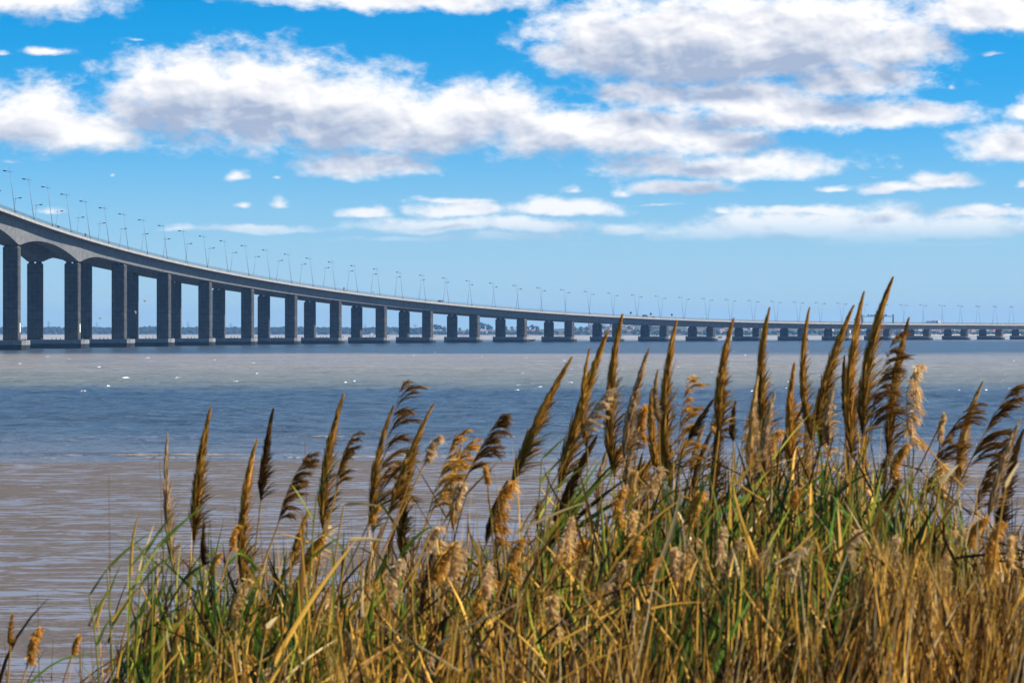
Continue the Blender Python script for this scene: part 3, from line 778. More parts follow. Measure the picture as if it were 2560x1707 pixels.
def build_boats():
    def hull(name, u, v, l, mat, label, cabin):
        d = HC*F/(v-Y0); root = empty(name, (wx(u, d), d, 0), .15)
        mb = MB(); st = [(-.5,.9,.75),(-.2,1.,.8),(.2,.95,.9),(.42,.55,1.1),(.52,.04,1.3)]; vs = []; w_ = l*.16
        for px, ws, zt in st: vs += [(px*l,-w_*ws,zt*l*.16),(px*l,-w_*ws*.6,-.2),(px*l,w_*ws*.6,-.2),(px*l,w_*ws,zt*l*.16)]
        fs = [(i*4+k, (i+1)*4+k, (i+1)*4+k+1, i*4+k+1) for i in range(4) for k in range(3)]+[(i*4+3,(i+1)*4+3,(i+1)*4,i*4) for i in range(4)]+[(0,1,2,3)]
        mb.add(vs, fs); mb.build('hull', mat, root)
        c = MB(); c.box(-l*.3, l*.02, -w_*.6, w_*.6, l*.12, l*cabin); c.build('cabin', mat, root)
        m_ = MB(); m_.tube([(-l*.1,0,l*cabin),(-l*.1,0,l*cabin+l*.35)], l*.012, 5); m_.build('mast', M['steel'], root)
        tag(root, label, 'boat')
    hull('work_boat', 1322, 853.5, 11, M['boat'], 'dark work boat lying beside a pile cap of the bridge', .3)
    hull('small_boat', 1790, 845.5, 15, M['boat'], 'low dark boat on the brown water behind the piers', .2)
    hull('white_boat', 932, 841, 13, M['boatw'], 'small white boat far behind the bridge near the woods', .45)
build_boats()

def build_gulls():
    body = [(-.22,.01),(-.1,.06),(.08,.07),(.2,.05),(.3,.015)]
    for u, v, d, s, roll, label in ((361, 754, 760, 1.0, .5, 'gull flying between the tall piers with raised wings'), (338, 780, 700, .9, 1.1, 'gull banking steeply beside a tall pier'), (250, 797.5, 900, 1.0, .1, 'gull gliding level low over the water by the tall piers'),
                                   (932, 731, 1300, 1.0, .3, 'gull above the railing of the bridge')):
        root = empty('gull', (wx(u, d), d, wz(v, d)), .6); root.rotation_euler = (roll*.3, roll, .5)
        mb = MB(); mb.tube([(p*s*2, 0, 0) for p, r in body], [r*s*1.6 for p, r in body], 8); mb.build('body', M['feather'], root, True)
        for sy in (-1, 1):
            w_ = MB(); pts = [(0,.06,.05),(.06,.38,.22),(-.1,.78,.12)]; vs = []
            for (px, py, pz), ch in zip(pts, (.24,.2,.03)):
                vs += [(px*s*1.6+ch*s, sy*py*s*1.6, pz*s*1.6), (px*s*1.6-ch*s, sy*py*s*1.6, pz*s*1.6), (px*s*1.6, sy*py*s*1.6, pz*s*1.6+.03)]
            w_.add(vs, [(0,1,4,3),(3,4,7,6),(1,2,5,4),(4,5,8,7),(2,0,3,5),(5,3,6,8),(0,2,1),(6,7,8)]); w_.build('wing', M['darkfeather'], root)
        tag(root, label, 'gull')
build_gulls()

def build_whitecaps():
    g = np.random.default_rng(41); mb = MB(); foam = plain('sea_foam', (.82,.83,.84), .8)
    for i in range(48):
        v = Y0+np.exp(g.uniform(np.log(46), np.log(150))); d = HC*F/(v-Y0); u = g.uniform(0, 2560); x = wx(u, d)
        l = g.uniform(.15, .5)*(1.9 if g.random() < .08 else 1); a = g.normal(0, .2); hgt = g.uniform(.06, .16)
        n = 5; vs = []
        for k in range(n):
            t = k/(n-1)-.5; w_ = .30*l*(1-(2*t)**2)+.02; cx, cy = x+t*2*l*math.cos(a), d+t*2*l*math.sin(a)+.2*math.sin(7*t+i)
            zz = .10; vs += [(cx, cy-w_, zz), (cx, cy, zz+hgt*(1-(2*t)**2)*g.uniform(.6,1.3)), (cx, cy+w_, zz)]
        mb.add(vs, [(k*3+j, k*3+3+j, k*3+4+j, k*3+1+j) for k in range(n-1) for j in range(2)])
    tag(mb.build('whitecaps', foam), 'small white wave crests scattered over the brown water', 'foam', kind='stuff')
build_whitecaps()
def build_swash():
    g = np.random.default_rng(43); mb = MB()
    for i in range(70):
        off = [.8, 3.2, 6.5, 34.][g.choice(4, p=[.3, .3, .2, .2])]; x = g.uniform(-30, 30); l = g.uniform(.4, 2.6); n = 7; vs = []
        for k in range(n):
            t = k/(n-1)-.5; cx = x+t*2*l; cy = WLINE+off+1.3*math.sin(cx*.06+off)+.5*math.sin(cx*.41+i)+g.normal(0, .08); w_ = .09*(1-(2*t)**2)+.01
            vs += [(cx, cy-w_, .03), (cx, cy, .05+.035*(1-(2*t)**2)*g.uniform(.3, 1.4)), (cx, cy+w_, .03)]
        mb.add(vs, [(k*3+j, k*3+3+j, k*3+4+j, k*3+1+j) for k in range(n-1) for j in range(2)])
    tag(mb.build('swash_ripples', noisy('muddy_foam', (.10,.08,.065), (.34,.31,.29), 1.5)), 'muddy ripples breaking along the edge of the mudflat', 'ripples', kind='stuff')
build_swash()

# ------------------------------------------------------------------ the reeds on the near bank
GOLD, BROWN, DARK, PALE, STRAW = np.array([(.90,.48,.075), (.28,.13,.024), (.05,.025,.009), (.90,.66,.36), (.80,.58,.27)])
ORANGE = np.array((.88,.47,.08))
GREEN, DGREEN, YGREEN = np.array([(.095,.18,.016), (.018,.042,.008), (.42,.42,.05)])
WIND = np.array((1.0, .1, -.12))

def bez(p0, p1, p2, t):
    t = np.asarray(t)[..., None]; return (1-t)**2*p0+2*t*(1-t)*p1+t*t*p2
def ribbons(P, W, side):
    """P (n,k,3) centre lines, W (n,k) half widths, side (n,k,3) unit -> quads"""
    n, k, _ = P.shape
    A = P-side*W[..., None]; B = P+side*W[..., None]
    V = np.stack([A, B], 2).reshape(-1, 3)
    base = np.arange(n)[:, None]*(2*k)+np.arange(k-1)[None]*2
    Q = np.stack([base, base+1, base+3, base+2], -1).reshape(-1, 4)
    return V, Q
def unit(v): return v/np.maximum(np.linalg.norm(v, axis=-1, keepdims=True), 1e-9)

def plume_mesh(axis, W, kind, tone, g, density=1.0):
    """axis: fn t->points (base to tip); W: full width; a head of fine drooping branches with silky spikelets"""
    L = float(np.linalg.norm(axis(np.array([1.]))[0]-axis(np.array([0.]))[0]))
    Ps, Ws, Cs = [], [], []
    k = 5
    s = np.linspace(0, 1, k)
    def env(t): return np.clip(t/.22, 0, 1)**.8*np.clip(1-t, 0, 1)**.5*1.15
    if kind == 'tight':
        n = int(520*density)
        t0 = g.uniform(0, .93, n); ln = g.uniform(.10, .26, n)*(1-.4*t0); t1 = np.minimum(t0+ln, 1.02)
        ph = g.uniform(0, 2*np.pi, n); rr = g.uniform(.25, 1, n)**.7
        tt = t0[:, None]+(t1-t0)[:, None]*s[None]
        C = axis(np.clip(tt, 0, 1).ravel()).reshape(n, k, 3)
        rad = .5*W*env(np.clip(tt, 0, .99))*rr[:, None]*s[None]**.75
        D = np.stack([np.cos(ph), np.sin(ph), np.zeros(n)], 1)
        P = C+D[:, None]*rad[..., None]
        loose = (g.random(n) < .32)*np.clip(.72-t0, 0, 1)
        P = P+(WIND*L*.22)[None, None]*(loose*g.uniform(.3, 1.1, n))[:, None, None]*(s**1.7)[None, :, None]
        P = P+np.array((0, 0, -1.))*(loose*L*.05)[:, None, None]*(s**3)[None, :, None]
        w = np.full(n, .0019)*g.uniform(.7, 1.5, n)
        tn = np.clip(.22+.62*t0+g.normal(0, .30, n), 0, 1)
    else:
        nb = int((15 if kind == 'feather' else 19)*density**.5); per = int((32 if kind == 'feather' else 34)*density**.5)
        Pl, tl = [], []
        for b in range(nb):
            tb = (b+g.uniform(.1, .9))/nb*.93
            o = axis(np.array([tb]))[0]; d = unit(axis(np.array([min(tb+.04, 1.)]))[0]-axis(np.array([max(tb-.04, 0)]))[0])
            bl = L*(.42 if kind == 'feather' else .30)*(1-.62*tb)*g.uniform(.7, 1.15)
            out = unit(np.array((g.uniform(.1, 1.2), g.normal(0, .55), g.normal(0, .15))))
            mid = o+d*bl*.55+out*bl*(.22 if kind == 'feather' else .35)
            end = o+d*bl*(.62 if kind == 'feather' else .25)+out*bl*(.78 if kind == 'feather' else .75)+np.array((0, 0, -1))*bl*(.16 if kind == 'feather' else .42)
            q0 = g.uniform(0, .8, per); q1 = np.minimum(q0+g.uniform(.3, .6, per), 1.0)
            qq = q0[:, None]+(q1-q0)[:, None]*s[None]
            P = bez(o, mid, end, qq.ravel()).reshape(per, k, 3)
            sp = g.normal(0, 1, (per, 3)); sp[:, 2] *= .8
            wd = W*(.11 if kind == 'feather' else .14)
            P = P+sp[:, None]*wd*(s[None, :, None]**1.1)+np.array((.25, 0, -.55))*wd*(s[None, :, None]**2)
            Pl.append(P); tl.append(np.clip(.3+.5*g.random(per)+.2*tb, 0, 1))
        P = np.concatenate(Pl); tn = np.concatenate(tl); n = len(P)
        w = np.full(n, .0014 if kind == 'feather' else .0013)*g.uniform(.7, 1.5, n)
    dirs = unit(np.gradient(P, axis=1)); a = g.uniform(0, np.pi, n)
    ref = np.stack([np.cos(a), np.sin(a)*.8, g.normal(0, .3, n)], 1)
    side = unit(np.cross(dirs, unit(ref)[:, None]))
    prof = np.array([.6, 1., 1., .8, .15])
    V, Q = ribbons(P, w[:, None]*prof[None], side)
    c = tone[0][None]*(1-tn)[:, None]+tone[1][None]*tn[:, None]; c = c*g.uniform(.7, 1.25, (n, 1))
    col = np.repeat(c, 2*k, 0)
    if kind == 'tight':      # the packed heart of the head
        tt = np.linspace(.04, .97, 14); Vc, Qc = tubes_np(axis(tt), .25*W*env(tt)*g.uniform(.6, 1.3, 14)+.0006, 6)
        Q = np.concatenate([Q, Qc+len(V)]); V = np.concatenate([V, Vc]); cc = tone[0]*.5+tone[1]*.5*np.linspace(.2, 1, 14)[:, None]
        col = np.concatenate([col, np.repeat(cc*g.uniform(.8, 1.2, (14, 1)), 6, 0)])
    return V, Q, col
def tubes_np(P, rad, nside=5):
    """P (k,3), rad (k)"""
    d = unit(np.gradient(P, axis=0)); a = unit(np.cross(d, np.array((0., 1, .01)))); b = np.cross(d, a)
    th = np.arange(nside)*2*np.pi/nside
    V = (P[:, None]+rad[:, None, None]*(a[:, None]*np.cos(th)[None, :, None]+b[:, None]*np.sin(th)[None, :, None])).reshape(-1, 3)
    k = len(P); i = np.arange(k-1)[:, None]*nside+np.arange(nside)[None]; j = np.arange(k-1)[:, None]*nside+(np.arange(nside)[None]+1) % nside
    Q = np.stack([i, j, j+nside, i+nside], -1).reshape(-1, 4)
    return V, Q
def leaf_mesh(p0, d0, length, width, droop, col, g, k=8):
    """a long blade leaving p0 along d0, arching over downwind"""
    s = np.linspace(0, 1, k); d0 = unit(np.asarray(d0, float))
    P = p0+d0*length*s[:, None]+np.array((.25, .02, -1.))*droop*length*(s**2.2)[:, None]
    d = unit(np.gradient(P, axis=0)); sd = unit(np.cross(d, unit(np.array((g.normal(0, .5), 1., g.normal(0, .4))))[None]))
    w = width*.5*np.clip(s/.12, .25, 1)*np.clip(1-s, 0, 1)**.6
    up = unit(np.cross(sd, d))*w[:, None]*.35
    V = np.stack([P-sd*w[:, None]+up, P, P+sd*w[:, None]+up], 1).reshape(-1, 3)
    b = np.arange(k-1)*3
    Q = np.concatenate([np.stack([b, b+1, b+4, b+3], -1), np.stack([b+1, b+2, b+5, b+4], -1)])
    c = np.repeat(np.asarray(col)[None]*np.linspace(.85, 1.15, k)[:, None], 3, 0)
    return V, Q, c
def put(name, V, Q, mat, col, parent, origin):
    return link(name, np_mesh(name, V-origin, Q, [mat], col), parent)

def plant(u_tip, v_tip, u_base, v_base, width_px, kind, tone, d, g, label, group, leaves=3, lean=None, dens=1.0, leafcol=None, name='plume_reed'):
    """one reed: root on the bank, stem, plume from (u_base, v_base) up to (u_tip, v_tip) as seen in the photo, at distance d"""
    if kind == 'tight': u_base, v_base = u_base-.14*(u_tip-u_base), v_base+.14*(v_base-v_tip)
    tip = np.array((wx(u_tip, d), d, wz(v_tip, d))); pb = np.array((wx(u_base, d), d+g.uniform(-.06, .06), wz(v_base, d)))
    dx = tip[0]-pb[0]
    gz = float(ground_z(d)); rootp = np.array((pb[0]-(dx*.55 if lean is None else lean)+g.uniform(-.10, .04), d+g.uniform(-.15, .15), gz-.03))
    L = np.linalg.norm(tip-pb)
    # the stem arrives at the plume along the plume's own direction
    up = unit(tip-pb); ctrl = pb-up*(pb[2]-gz)*.55
    bow = np.array((-.06*L*g.uniform(.2, 1.2), 0, 0)) if kind != 'fluffy' else np.array((-.12*L, 0, .06*L))
    mid = (tip+pb)/2+bow
    ctl2 = 2*mid-.5*(tip+pb)
    axis = lambda t: bez(pb, ctl2, tip, t)
    if '{' in label:
        hgt = tip[2]-gz; ln_ = dx/L
        label = label.format(h='very tall' if hgt > 2.85 else 'tall' if hgt > 2.5 else 'middling' if hgt > 2.2 else 'low', l='upright' if abs(ln_) < .13 else 'slightly leaning' if abs(ln_) < .32 else 'strongly leaning', p='long' if L > .36 else 'medium' if L > .2 else 'short')
    root = empty(name, tuple(rootp)); tag(root, label, 'reed', group)
    S = bez(rootp, ctrl, pb, np.linspace(0, 1, 9)); S = np.concatenate([S, axis(np.array([.3, .6, .92]))])
    rad = np.concatenate([np.linspace(.0042, .0026, 9), [.0018, .0012, .0006]])
    V, Q = tubes_np(S, rad); cs = np.repeat((BROWN*.8+GOLD*.25)[None]*g.uniform(.7, 1.2), len(V), 0)
    put('stem', V, Q, M['stem'], cs, root, rootp)
    V, Q, col = plume_mesh(axis, width_px/F*d, kind, tone, g, dens)
    put('plume', V, Q, M['plume'], col, root, rootp)
    for j in range(leaves):
        t = g.uniform(.35, .95); p0 = bez(rootp, ctrl, pb, np.array([t]))[0]
        c = (GREEN, YGREEN, STRAW*.6, BROWN)[g.choice(4, p=[.3, .2, .15, .35])] if leafcol is None else leafcol
        sgn = 1 if g.random() < .68 else -1
        d0 = np.array((sgn*g.uniform(.25, .9), g.normal(0, .35), g.uniform(.5, 1.)))
        V, Q, col = leaf_mesh(p0, d0, g.uniform(.18, .42), g.uniform(.006, .014), g.uniform(.1, .6), c*g.uniform(.7, 1.25), g)
        put('leaf', V, Q, M['leaf'], col, root, rootp)
    return root

TONES = {'gold': (BROWN*.55, GOLD*1.1), 'dark': (DARK*.8, BROWN), 'mixed': (DARK, GOLD), 'pale': (BROWN, PALE*1.05), 'orange': (BROWN, ORANGE*1.05), 'cream': (GOLD*.7, STRAW*1.1)}
NAMES = {'tight': 'slender', 'feather': 'feathery', 'fluffy': 'fluffy'}
TWORDS = {'gold': 'golden', 'dark': 'dark-brown', 'mixed': 'brown-gold', 'pale': 'pale', 'orange': 'orange', 'cream': 'cream'}
# tip x, tip y, plume foot x, foot y, width, form, tone, own label or None   (on a 2352 wide view)
REEDS = [
 (385,995,404,1290,24,'tight','pale','lone bent reed with a pale narrow plume at the thin end of the stand'),
 (485,933,450,1215,36,'tight','mixed','reed with a stout gold-tipped plume loosening into dark feathers below'),
 (628,937,600,1130,28,'tight','dark','dark brown reed plume crossing behind a golden one'),
 (590,1008,568,1320,32,'tight','gold','long golden reed plume in front of a dark crossing one'),
 (712,1035,640,1205,40,'feather','dark','short dark reed plume arched over to one side at its tip'),
 (790,903,748,1185,36,'tight','mixed','twin-tipped brown reed plume between arched and feathered plumes'),
 (815,990,772,1130,30,'feather','dark',None),(812,1000,785,1090,18,'tight','gold',None),
 (927,870,850,1205,56,'feather','dark','large dark feathery reed plume streaming far out to one side'),
 (905,930,862,1200,30,'tight','mixed',None),(997,925,905,1155,28,'tight','gold',None),(960,1010,928,1255,32,'tight','mixed',None),
 (1012,998,978,1060,38,'fluffy','pale',None),(1055,990,985,1180,42,'feather','mixed',None),(1080,1010,1005,1150,34,'feather','gold',None),(1062,1018,1046,1200,22,'tight','cream',None),
 (1160,940,1072,1095,48,'feather','dark','comb-like dark reed plume with separate side branches blown over'),
 (1062,1108,1040,1172,46,'fluffy','pale',None),(1315,818,1190,1080,40,'tight','gold','strongly leaning golden reed plume standing clear of its neighbours'),
 (1397,757,1295,1090,46,'tight','gold','long leaning gold reed plume with a slim upright one before it'),(1355,800,1350,1010,20,'tight','gold',None),(1400,890,1330,1000,34,'feather','pale',None),
 (1430,720,1415,1055,40,'tight','mixed','tall straight reed plume whose tip reaches the bridge deck over open water'),(1492,797,1440,1030,34,'tight','pale',None),
 (1512,848,1515,960,18,'tight','pale',None),(1498,890,1515,1085,32,'tight','orange','orange-tipped reed plume with a blunt dark lower half'),
 (1555,735,1545,1085,38,'tight','mixed','stout straight reed plume with one side sprig near its middle'),(1585,858,1560,1100,48,'feather','mixed',None),
 (1685,730,1655,965,32,'tight','gold',None),(1668,900,1640,1150,26,'tight','dark',None),(1742,862,1725,1075,28,'tight','cream','cream slender reed plume curled over at its top'),
 (1768,705,1770,1015,34,'tight','mixed',None),(1780,900,1760,1080,34,'tight','pale',None),(1825,832,1825,1075,34,'tight','orange','short stout orange reed plume among taller brown ones'),
 (1860,705,1870,985,26,'tight','gold',None),(1962,700,1880,955,36,'tight','mixed','tall reed plume tilted away from the straight ones beside it'),
 (1985,668,1960,1005,36,'tight','gold','second tallest reed plume, straight and golden'),(2052,635,1990,965,42,'tight','mixed','tallest reed plume of the stand, rising above the bridge deck'),
 (2060,760,1995,1010,60,'feather','dark','dark feathery reed head hanging beside the tallest plume'),
 (2088,728,2045,1015,34,'tight','mixed',None),(2112,828,2100,1035,44,'fluffy','cream','cream seed head hanging down in loose woolly tufts'),
 (1940,815,1945,960,20,'tight','dark',None),(1918,880,1908,1010,30,'tight','pale',None),(1920,800,1890,1010,26,'tight','mixed',None),
 (2258,875,2215,1105,32,'tight','cream',None),(2330,880,2210,1085,50,'feather','dark','dark feather-like reed plume leaning far over at the edge of the stand'),
 (2225,930,2110,1185,50,'feather','dark',None),(2165,1062,2148,1142,58,'fluffy','cream',None),(2352,985,2300,1205,40,'tight','dark',None),(2312,1000,2240,1185,44,'feather','dark',None),
 (2345,960,2275,1160,30,'tight','pale',None),(1175,1095,1142,1265,54,'fluffy','orange','large fluffy orange seed head above the green leaves'),(1115,1068,1120,1112,26,'fluffy','orange',None),
 (1045,1250,985,1332,64,'fluffy','orange','wide fluffy golden seed head low beside open mud'),(1012,1208,975,1262,44,'fluffy','pale',None),(870,1160,845,1205,26,'fluffy','gold',None),
 (745,1228,690,1312,36,'fluffy','gold',None),(547,1205,530,1262,26,'fluffy','gold',None),(506,1268,480,1322,26,'fluffy','gold',None),(470,1200,465,1292,14,'tight','dark',None),
 (412,1430,385,1522,52,'fluffy','orange',None),(30,1408,25,1475,16,'tight','gold','small brown plume at the bare end of the bank'),(92,1440,68,1522,34,'fluffy','orange','small fluffy orange plume apart from the stand'),(182,1458,165,1502,24,'fluffy','gold','little tufted plume between bare stalks'),
 (1482,930,1468,1015,44,'fluffy','gold',None),(1518,1072,1488,1132,48,'fluffy','pale',None),(1458,1078,1450,1132,34,'fluffy','cream',None),(1645,910,1588,1000,20,'tight','dark',None),(1690,920,1685,1005,20,'tight','dark',None),
 (1608,1128,1585,1205,52,'fluffy','orange',None),(1885,935,1868,985,46,'fluffy','cream',None),(2262,1188,2225,1258,36,'fluffy','orange',None),(2300,1195,2268,1300,40,'fluffy','orange',None),
 (2118,1295,2085,1402,56,'fluffy','orange',None),(2195,1305,2170,1365,38,'fluffy','cream',None),(1432,1288,1418,1362,46,'fluffy','pale',None),(1345,1235,1300,1302,50,'fluffy','orange',None),(1645,1410,1590,1492,54,'fluffy','pale',None),
 (1372,1000,1272,1235,44,'tight','dark','thick dark reed head lying aslant over green leaves'),(1430,1120,1415,1205,36,'fluffy','orange',None),(1735,1075,1700,1160,38,'feather','mixed',None),(1790,1090,1745,1150,36,'feather','mixed',None),(1835,1120,1815,1165,44,'fluffy','orange',None),
 (2170,960,2160,985,18,'fluffy','cream',None),(2170,945,2160,1020,16,'fluffy','cream',None),(2085,1015,2050,1105,34,'fluffy','gold',None),(2060,1100,2010,1190,44,'feather','dark',None)]
def build_reeds():
    g = np.random.default_rng(77)
    for i, (x1, y1, x0, y0, w_, kind, tone, lab) in enumerate(REEDS):
        d = g.uniform(8.6, 10.6) if y1 < 1100 else g.uniform(7.6, 8.8)
        gr = f'{NAMES[kind]} {TWORDS[tone]} reed plumes'
        plant(x1*K, y1*K, x0*K, y0*K, w_*K*(.95 if kind == 'tight' else 1.1), kind, TONES[tone], d, g, lab or '{h} {l} reed with a {p} '+f'{NAMES[kind]} {TWORDS[tone]} plume, thick of the stand', gr,
              leaves=int(g.integers(1, 4)), dens=1.3 if w_ > 30 else .9)
    # more heads further back in the stand and lower down among the leaves
    kinds = list(NAMES); tones = list(TONES)
    for i in range(140):
        back = i < 40
        if back:
            x1 = g.uniform(1380, 2120) if i < 30 else g.uniform(620, 2352); y1 = np.interp(x1, [600, 1300, 1500, 2000, 2352], [1120, 1060, 930, 860, 1050])+g.uniform(0, 170); d = g.uniform(10.4, 12.2)
            kind = kinds[g.choice(3, p=[.45, .4, .15])]; tone = ['mixed', 'dark', 'gold', 'pale'][g.integers(4)]
            ln = g.uniform(90, 220) if kind != 'fluffy' else g.uniform(50, 90)
        else:
            x1 = g.uniform(560, 2352); y1 = np.interp(x1, [500, 1000, 1500, 2352], [1330, 1230, 1150, 1220])+abs(g.normal(0, 150)); d = g.uniform(7.2, 9.2)
            kind = kinds[g.choice(3, p=[.1, .25, .65])]; tone = ['orange', 'cream', 'cream', 'pale'][g.integers(4)]; ln = g.uniform(60, 125)
        dxl = ln*g.uniform(-.05, .45); w_ = {'tight': 26, 'feather': 40, 'fluffy': 54}[kind]*g.uniform(.7, 1.1)
        where = 'back of the stand' if back else 'low among the dry leaves'
        plant(x1*K, y1*K, (x1-dxl)*K, (y1+ln)*K, w_*K, kind, TONES[tone], d, g, '{h} {l} reed with a {p} '+f'{NAMES[kind]} {TWORDS[tone]} plume, {where}', f'{NAMES[kind]} {TWORDS[tone]} reed plumes {where}',
              leaves=int(g.integers(0, 3)), dens=.7)
build_reeds()

def build_leafy():
    """green leafy shoots without plumes"""
    g = np.random.default_rng(91)
    spots = [(205,1318,250,1568),(245,1262,270,1568),(300,1250,285,1568),(330,1225,290,1568),(352,1215,345,1500),(378,1205,360,1500),(418,1290,400,1568),(455,1260,440,1568),(520,1255,500,1568),(560,1330,520,1568),
             (728,1090,690,1400),(640,1290,610,1568),(920,1230,900,1568),(1145,1130,1120,1400),(1245,1010,1222,1300),(1262,1040,1230,1300),(1505,1160,1490,1500),(1700,1120,1690,1500),(1760,1150,1720,1568),(1840,1080,1800,1500),
             (1900,1110,1850,1568),(1960,1060,1920,1500),(2040,1130,1960,1568),(2085,1120,2010,1500),(2120,1190,2040,1568),(2180,1240,2100,1568),(1590,1210,1570,1568),(1330,1280,1290,1568),(1060,1350,1030,1568),(860,1290,840,1568)]
    for i, (x1, y1, x0, y0) in enumerate(spots):
        d = g.uniform(7.6, 9.4); gz = float(ground_z(d))
        tip = np.array((wx(x1*K, d), d, wz(y1*K, d))); p1 = np.array((wx(x0*K, d), d, wz(y0*K, d)))
        rp = np.array((p1[0]+(p1[0]-tip[0])*.3, d, gz-.03)); root = empty('leafy_reed', tuple(rp))
        far = x1 < 600
        tag(root, f'{"bending" if abs(x1-x0) > 32 else "straight"} {"tall" if y1 < 1240 else "short"} green leafy shoot without plume, '+('sparse end of the stand' if far else 'amid the dry stems'), 'reed', 'green shoots at the sparse end' if far else 'green shoots amid dry stems')
        top = tip-np.array((0, 0, .06))
        S = bez(rp, p1, top, np.linspace(0, 1, 9)); V, Q = tubes_np(S, np.linspace(.0045, .0022, 9)); put('stem', V, Q, M['stem'], np.repeat((YGREEN*.6)[None], len(V), 0), root, rp)
        for j in range(7):
            t = .42+.58*j/6; p0 = bez(rp, p1, top, np.array([t]))[0]; sgn = 1 if (j % 2 == 0 or g.random() < .4) else -1
            d0 = np.array((sgn*g.uniform(.25, .75), g.normal(0, .3), g.uniform(.6, 1.1)))
            c = (GREEN, YGREEN, DGREEN*1.5)[g.choice(3, p=[.4, .42, .18])]*g.uniform(.75, 1.3)
            V, Q, col = leaf_mesh(p0, d0, g.uniform(.08, .2), g.uniform(.006, .013), g.uniform(.02, .3), c, g); put('leaf', V, Q, M['leaf'], col, root, rp)
    # the bundle of long green blades bent over by the wind
    d = 8.8; rp = np.array((wx(1245*K, d), d, float(ground_z(d))-.03)); root = empty('bent_green_reed', tuple(rp)); tag(root, 'bundle of long green reed leaves bent over aslant by the wind', 'reed')
    pb = np.array((wx(1265*K, d), d, wz(1240*K, d))); S = bez(rp, (rp+pb)/2-np.array((.05, 0, 0)), pb, np.linspace(0, 1, 8)); V, Q = tubes_np(S, np.full(8, .006)); put('stem', V, Q, M['stem'], np.repeat((GREEN*.7)[None], len(V), 0), root, rp)
    for j in range(9):
        tx, ty = 1480-g.uniform(0, 150), 1022+g.uniform(0, 110); e = np.array((wx(tx*K, d), d+g.normal(0, .08), wz(ty*K, d))); v = e-pb
        V, Q, col = leaf_mesh(pb+g.normal(0, .012, 3), v+np.array((0, 0, .05)), np.linalg.norm(v), g.uniform(.012, .022), .10, (GREEN, DGREEN, YGREEN*.7)[j % 3]*g.uniform(.8, 1.2), g); put('leaf', V, Q, M['leaf'], col, root, rp)
    # bare dead stalks
    for i, (x1, y1, x0, y0) in enumerate([(250,1085,256,1568),(366,1035,385,1500),(86,1362,92,1568),(10,1460,20,1568),(122,1470,112,1568),(180,1450,190,1568),(700,1010,712,1400),(262,1440,285,1568)]):
        d = g.uniform(8., 9.5); tip = np.array((wx(x1*K, d), d, wz(y1*K, d))); p1 = np.array((wx(x0*K, d), d, wz(y0*K, d))); rp = np.array((p1[0]+(p1[0]-tip[0])*.6, d, float(ground_z(d))-.03))
        root = empty('bare_stalk', tuple(rp)); tag(root, 'thin bare dead reed stalk without leaves or plume', 'stalk', 'bare dead reed stalks')
        S = bez(rp, p1, tip, np.linspace(0, 1, 10)); V, Q = tubes_np(S, np.linspace(.0032, .0007, 10)); put('stem', V, Q, M['stem'], np.repeat((BROWN*.7)[None], len(V), 0), root, rp)
        for t in (.35, .6, .8):
            p0 = bez(rp, p1, tip, np.array([t]))[0]; V, Q = tubes_np(np.stack([p0-np.array((0, 0, .006)), p0, p0+np.array((0, 0, .006))]), np.array([.0022, .0038, .0022])); put('stem_node', V, Q, M['stem'], np.repeat((BROWN*.6)[None], len(V), 0), root, rp)
    # straw-pale dead leaves caught in the stand, each on a broken stalk
    for i, (xa, ya, xb, yb) in enumerate([(1542,1436,1610,1452),(1660,1466,1722,1466),(1548,1484,1600,1478),(1880,1518,1912,1514),(1910,1532,1982,1516),(790,1160,868,1170),(800,1240,880,1250),(612,1442,640,1425),(1890,1440,1930,1400),(2310,1120,2350,1060),(2160,1110,2210,1070)]):
        d = g.uniform(7.3, 8.0); a = np.array((wx(xa*K, d), d, wz(ya*K, d))); b = np.array((wx(xb*K, d), d+.03, wz(yb*K, d)))
        rp = np.array((a[0]-.08, d+.05, float(ground_z(d))-.03)); root = empty('broken_reed', tuple(rp)); tag(root, 'broken reed stalk holding one straw-pale dead leaf out sideways', 'reed', 'broken stalks with pale leaves')
        S = bez(rp, np.array((rp[0], d, a[2]-.3)), a, np.linspace(0, 1, 7)); V, Q = tubes_np(S, np.linspace(.004, .0025, 7)); put('stem', V, Q, M['stem'], np.repeat((GOLD*.6)[None], len(V), 0), root, rp)
        V, Q, col = leaf_mesh(a, b-a+np.array((0, 0, .02)), np.linalg.norm(b-a)*1.05, .016, .12, STRAW*.85, g); put('leaf', V, Q, M['leaf'], col, root, rp)
build_leafy()

